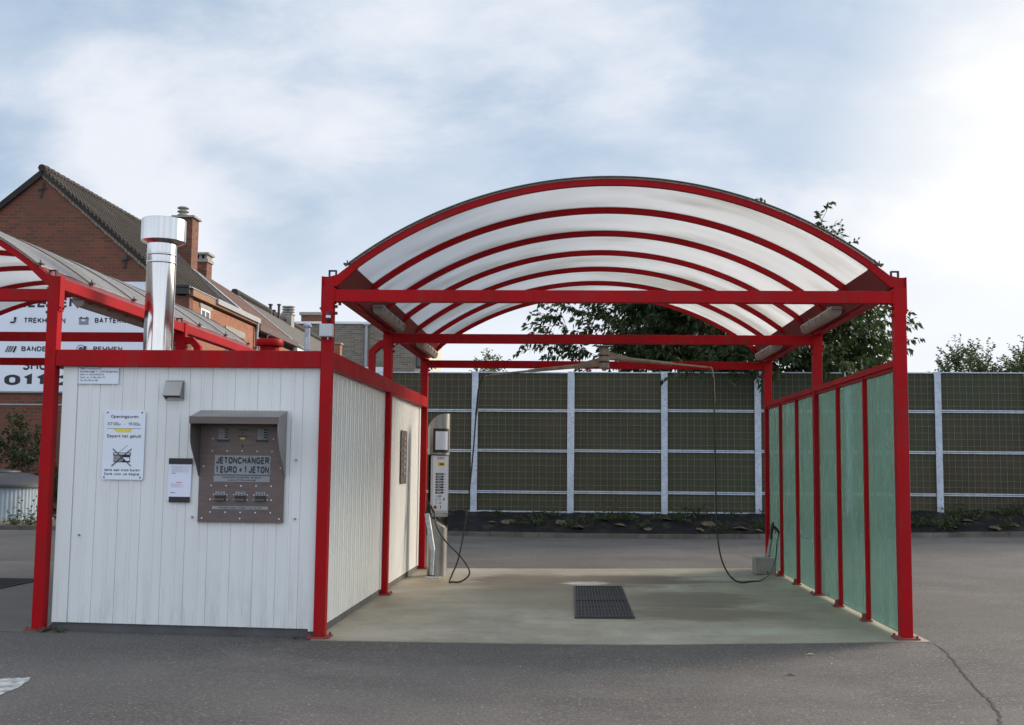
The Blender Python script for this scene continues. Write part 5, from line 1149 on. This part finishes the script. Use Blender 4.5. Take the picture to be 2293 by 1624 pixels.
# big white sign on the gable
sb_ = thing('garage_sign', 'big white garage sign with black lettering on the brick gable', 'sign', (-12, GY-.06, 3.29))
YS = GY-.08
bx('sign_board', WHITE, sb_, -16.0, -10.02, YS, GY-.002, 3.295, 6.225); bx('sign_board', WHITE, sb_, -10.018, -8.93, YS, GY-.002, 3.295, 6.225)
bx('frame', ZINC, sb_, -16.03, -8.90, YS+.01, GY-.003, 3.26, 3.294)
def stext(s, px0, py1, px1, py0, bold=.045, m=INK):
    a = at(px0, py1, YS); c = at(px1, py0, YS); return text('lettering', s, m, sb_, a.x, YS-.002, a.z, c.z-a.z, c.x-a.x, bold=bold)
stext('TREKHAKEN', 53, 723.5, 147, 712); stext('BATTERIJEN', 212, 723.5, 304, 712.5)
stext('BANDEN', 47.5, 787, 116, 776); stext('REMMEN', 208.5, 787, 274, 776.5)
stext('ELEMENT & AIRCO', 41, 688.5, 350, 668.5, .05)
stext('SHOP', 50, 829, 125, 806, .03); stext('011 2', 9, 862.5, 166, 840, .05)
stext('UITLATEN', 50, 756, 118, 745); stext('SCHOKBREKERS', 205, 756, 320, 745)
def spix(px, py): p = at(px, py, YS); return p.x, p.z
b = MB()   # tow hook
hp_ = [spix(24, 722), spix(31, 722), spix(34, 719), spix(33.5, 714), spix(33, 713)]
b.tube([(x, YS-.012, z) for x, z in hp_], .022, 6); x, z = spix(34.5, 713); b.tube([(x, YS-.012, z-.02), (x, YS-.012, z+.03)], .032, 8); b.build('tow_hook_symbol', INK, sb_)
x0_, z0_ = spix(177, 726.5); x1_, z1_ = spix(198.5, 712)
bt = bx('battery_symbol', INKGREY, sb_, x0_, x1_, YS-.01, YS-.001, z0_, z1_)
bx('battery_edge', INK, bt, x0_-.01, x1_+.01, YS-.014, YS-.0105, z1_-.02, z1_+.0); bx('battery_terminal', INK, bt, x0_+.03, x0_+.07, YS-.012, YS-.002, z1_+.001, z1_+.025); bx('battery_terminal', INK, bt, x1_-.07, x1_-.03, YS-.012, YS-.002, z1_+.001, z1_+.025)
bx('battery_label', WHITE, bt, x0_+.06, x1_-.08, YS-.0125, YS-.0105, z1_-.085, z1_-.045); bx('battery_edge', INK, bt, x0_-.0, x1_, YS-.013, YS-.0105, z0_, z0_+.012)
x, z = spix(22, 784); b = MB()   # tyre tread
for i in range(6):
    for j in range(3): xx = x-.13+j*.065+i*.012; zz_ = z-.05+i*.028; bar2(b, xx, zz_, xx+.05, zz_+.012, .016, YS-.008-.0002*i, YS-.001)
bar2(b, x+.10, z-.06, x+.17, z+.10, .05, YS-.012, YS-.0095); b.build('tyre_symbol', INK, sb_)
x, z = spix(181, 782); b = MB()
def ring(b, x, z, r, t, y): b.tube([(x+r*math.cos(a), y, z+r*math.sin(a)) for a in [i*.31416 for i in range(21)]], t, 4)
ring(b, x, z, .11, .006, YS-.006); ring(b, x, z, .045, .014, YS-.006); ring(b, x, z, .012, .010, YS-.006); b.box(x+.075, x+.15, YS-.022, YS-.0135, z-.05, z+.08); b.build('brake_symbol', INK, sb_)

# round container at the far left
tk = thing('round_container', 'large round pale ribbed container with dark domed lid at the left edge', 'container', (-11.0, 15.3, .08))
b = MB(); vs = []; n_ = 150; zb_ = .155
for z in (zb_, .86):
    for k in range(n_): a = 6.28318*k/n_; rr = 1.06+(.012 if k % 2 else 0); vs.append((-11.0+rr*math.cos(a), 15.3+rr*math.sin(a), z))
b.add(vs, [(k, (k+1) % n_, n_+(k+1) % n_, n_+k) for k in range(n_)]+[tuple(range(n_, 2*n_))]); b.build('body', TANKM, tk)
MB().lathe([(1.10, .861), (1.14, .87), (1.14, .93), (1.08, 1.0), (.95, 1.10), (.62, 1.19), (.60, 1.19)], -11.0, 15.3, 60).build('lid', LID, tk, smooth=True)
MB().lathe([(.50, 1.191), (.52, 1.20), (.50, 1.235), (.2, 1.27)], -11.0, 15.3, 40).build('hatch', LID, tk, smooth=True)
MB().lathe([(1.25, .05), (1.25, .154)], -11.0, 15.3, 40).build('base_ring', CONC, tk)

# ------------------------------------------------------------------ marks on the ground
def gpt(px, py):
    v = ray(px, py); p = CAM.copy()
    t = -CAM.z/v.z
    for _ in range(6): q = CAM+v*t; t = (gz(q.x, q.y)-CAM.z)/v.z
    return CAM+v*t
def groundstrip(name, pts, widths, m, kind='structure', dz=.004, seed=1, sub=8, jag=.5):
    P = smooth_path([gpt(*p) for p in pts], sub); r = random.Random(seed); vs = []
    for i, p in enumerate(P):
        t_ = (P[min(i+1, len(P)-1)]-P[max(i-1, 0)]).normalized(); nn = Vector((-t_.y, t_.x, 0)); wv = lin(i/(len(P)-1), [k/(len(widths)-1) for k in range(len(widths))], widths)
        o = nn*r.uniform(-jag, jag)*wv
        for s_ in (-1, 1): q = p+o+nn*s_*wv*r.uniform(.35, .65); vs.append((q.x, q.y, gz(q.x, q.y)+dz))
    o = MB().add(vs, [(2*i, 2*i+1, 2*i+3, 2*i+2) for i in range(len(P)-1)]).build(name, m); o['kind'] = kind; return o
CRK = mat('crack_shadow', (.045, .042, .042), .95)
groundstrip('crack', [(2070, 1437), (2108, 1452), (2135, 1480), (2155, 1505), (2177, 1534), (2203, 1558), (2227, 1580), (2242, 1624), (2250, 1660)], [.006, .016, .011, .018, .012], CRK, jag=.8)
groundstrip('crack', [(1652, 1238), (1668, 1246), (1692, 1256)], [.006, .012, .008], CRK, seed=4)
groundstrip('crack', [(2177, 1534), (2150, 1530), (2120, 1528)], [.006, .004, .002], CRK, seed=6)
WP = mat('worn_white_paint', (.50, .51, .50), .8, c2=(.22, .22, .21), scale=14, lo=.40, hi=.62)
b = MB(); P = [gpt(*q) for q in ((-160, 1570), (-60, 1528), (20, 1519), (52, 1520), (68, 1517), (62, 1527), (30, 1545), (-20, 1566), (-120, 1610))]
PP = []
r = random.Random(2)
for i in range(len(P)):
    a, c = P[i], P[(i+1) % len(P)]
    for k in range(6): q = a.lerp(c, k/6)+Vector((r.uniform(-.012, .012), r.uniform(-.012, .012), 0)); PP.append((q.x, q.y, gz(q.x, q.y)+.004))
b.add(PP, [tuple(range(len(PP)))[::-1]]); o = b.build('road_marking', WP); o['kind'] = 'structure'
# fallen leaves and bits of litter
LT = mat('dry_leaf', (.38, .30, .20), .8)
for i, (px, py, s_, lab) in enumerate(((1815, 1467, 1.2, 'pale dry leaf on the asphalt just in front of the slab'), (1862, 1488, .8, 'small curled leaf right of the other leaves on the asphalt'), (1772, 1512, 1.1, 'pale dry leaf lowest on the asphalt before the right half of the bay'), (1024, 1467, .8, 'small bright leaf on the dark asphalt before the middle left post'), (1164, 1495, .7, 'tiny orange leaf on the asphalt before the bay centre'), (1640, 1296, .7, 'dark scrap on the slab beside the sagging hose'))):
    p = gpt(px, py); b = MB(); k = .035*s_
    b.add([(-k, 0, .002), (0, -k*.4, .010), (k, 0, .004), (0, k*.4, .014), (-k, 0, .0), (0, -k*.4, .008), (k, 0, .002), (0, k*.4, .012)], [(0, 1, 2, 3), (7, 6, 5, 4), (0, 4, 5, 1), (1, 5, 6, 2), (2, 6, 7, 3), (3, 7, 4, 0)])
    o = b.build('fallen_leaf', LT if i < 5 else RUBBER); o.location = (p.x, p.y, gz(p.x, p.y)+(.006 if i == 5 else .0)); o.rotation_euler = (0, 0, i*1.3); tag(o, lab, 'leaf', 'bits lying on the ground')
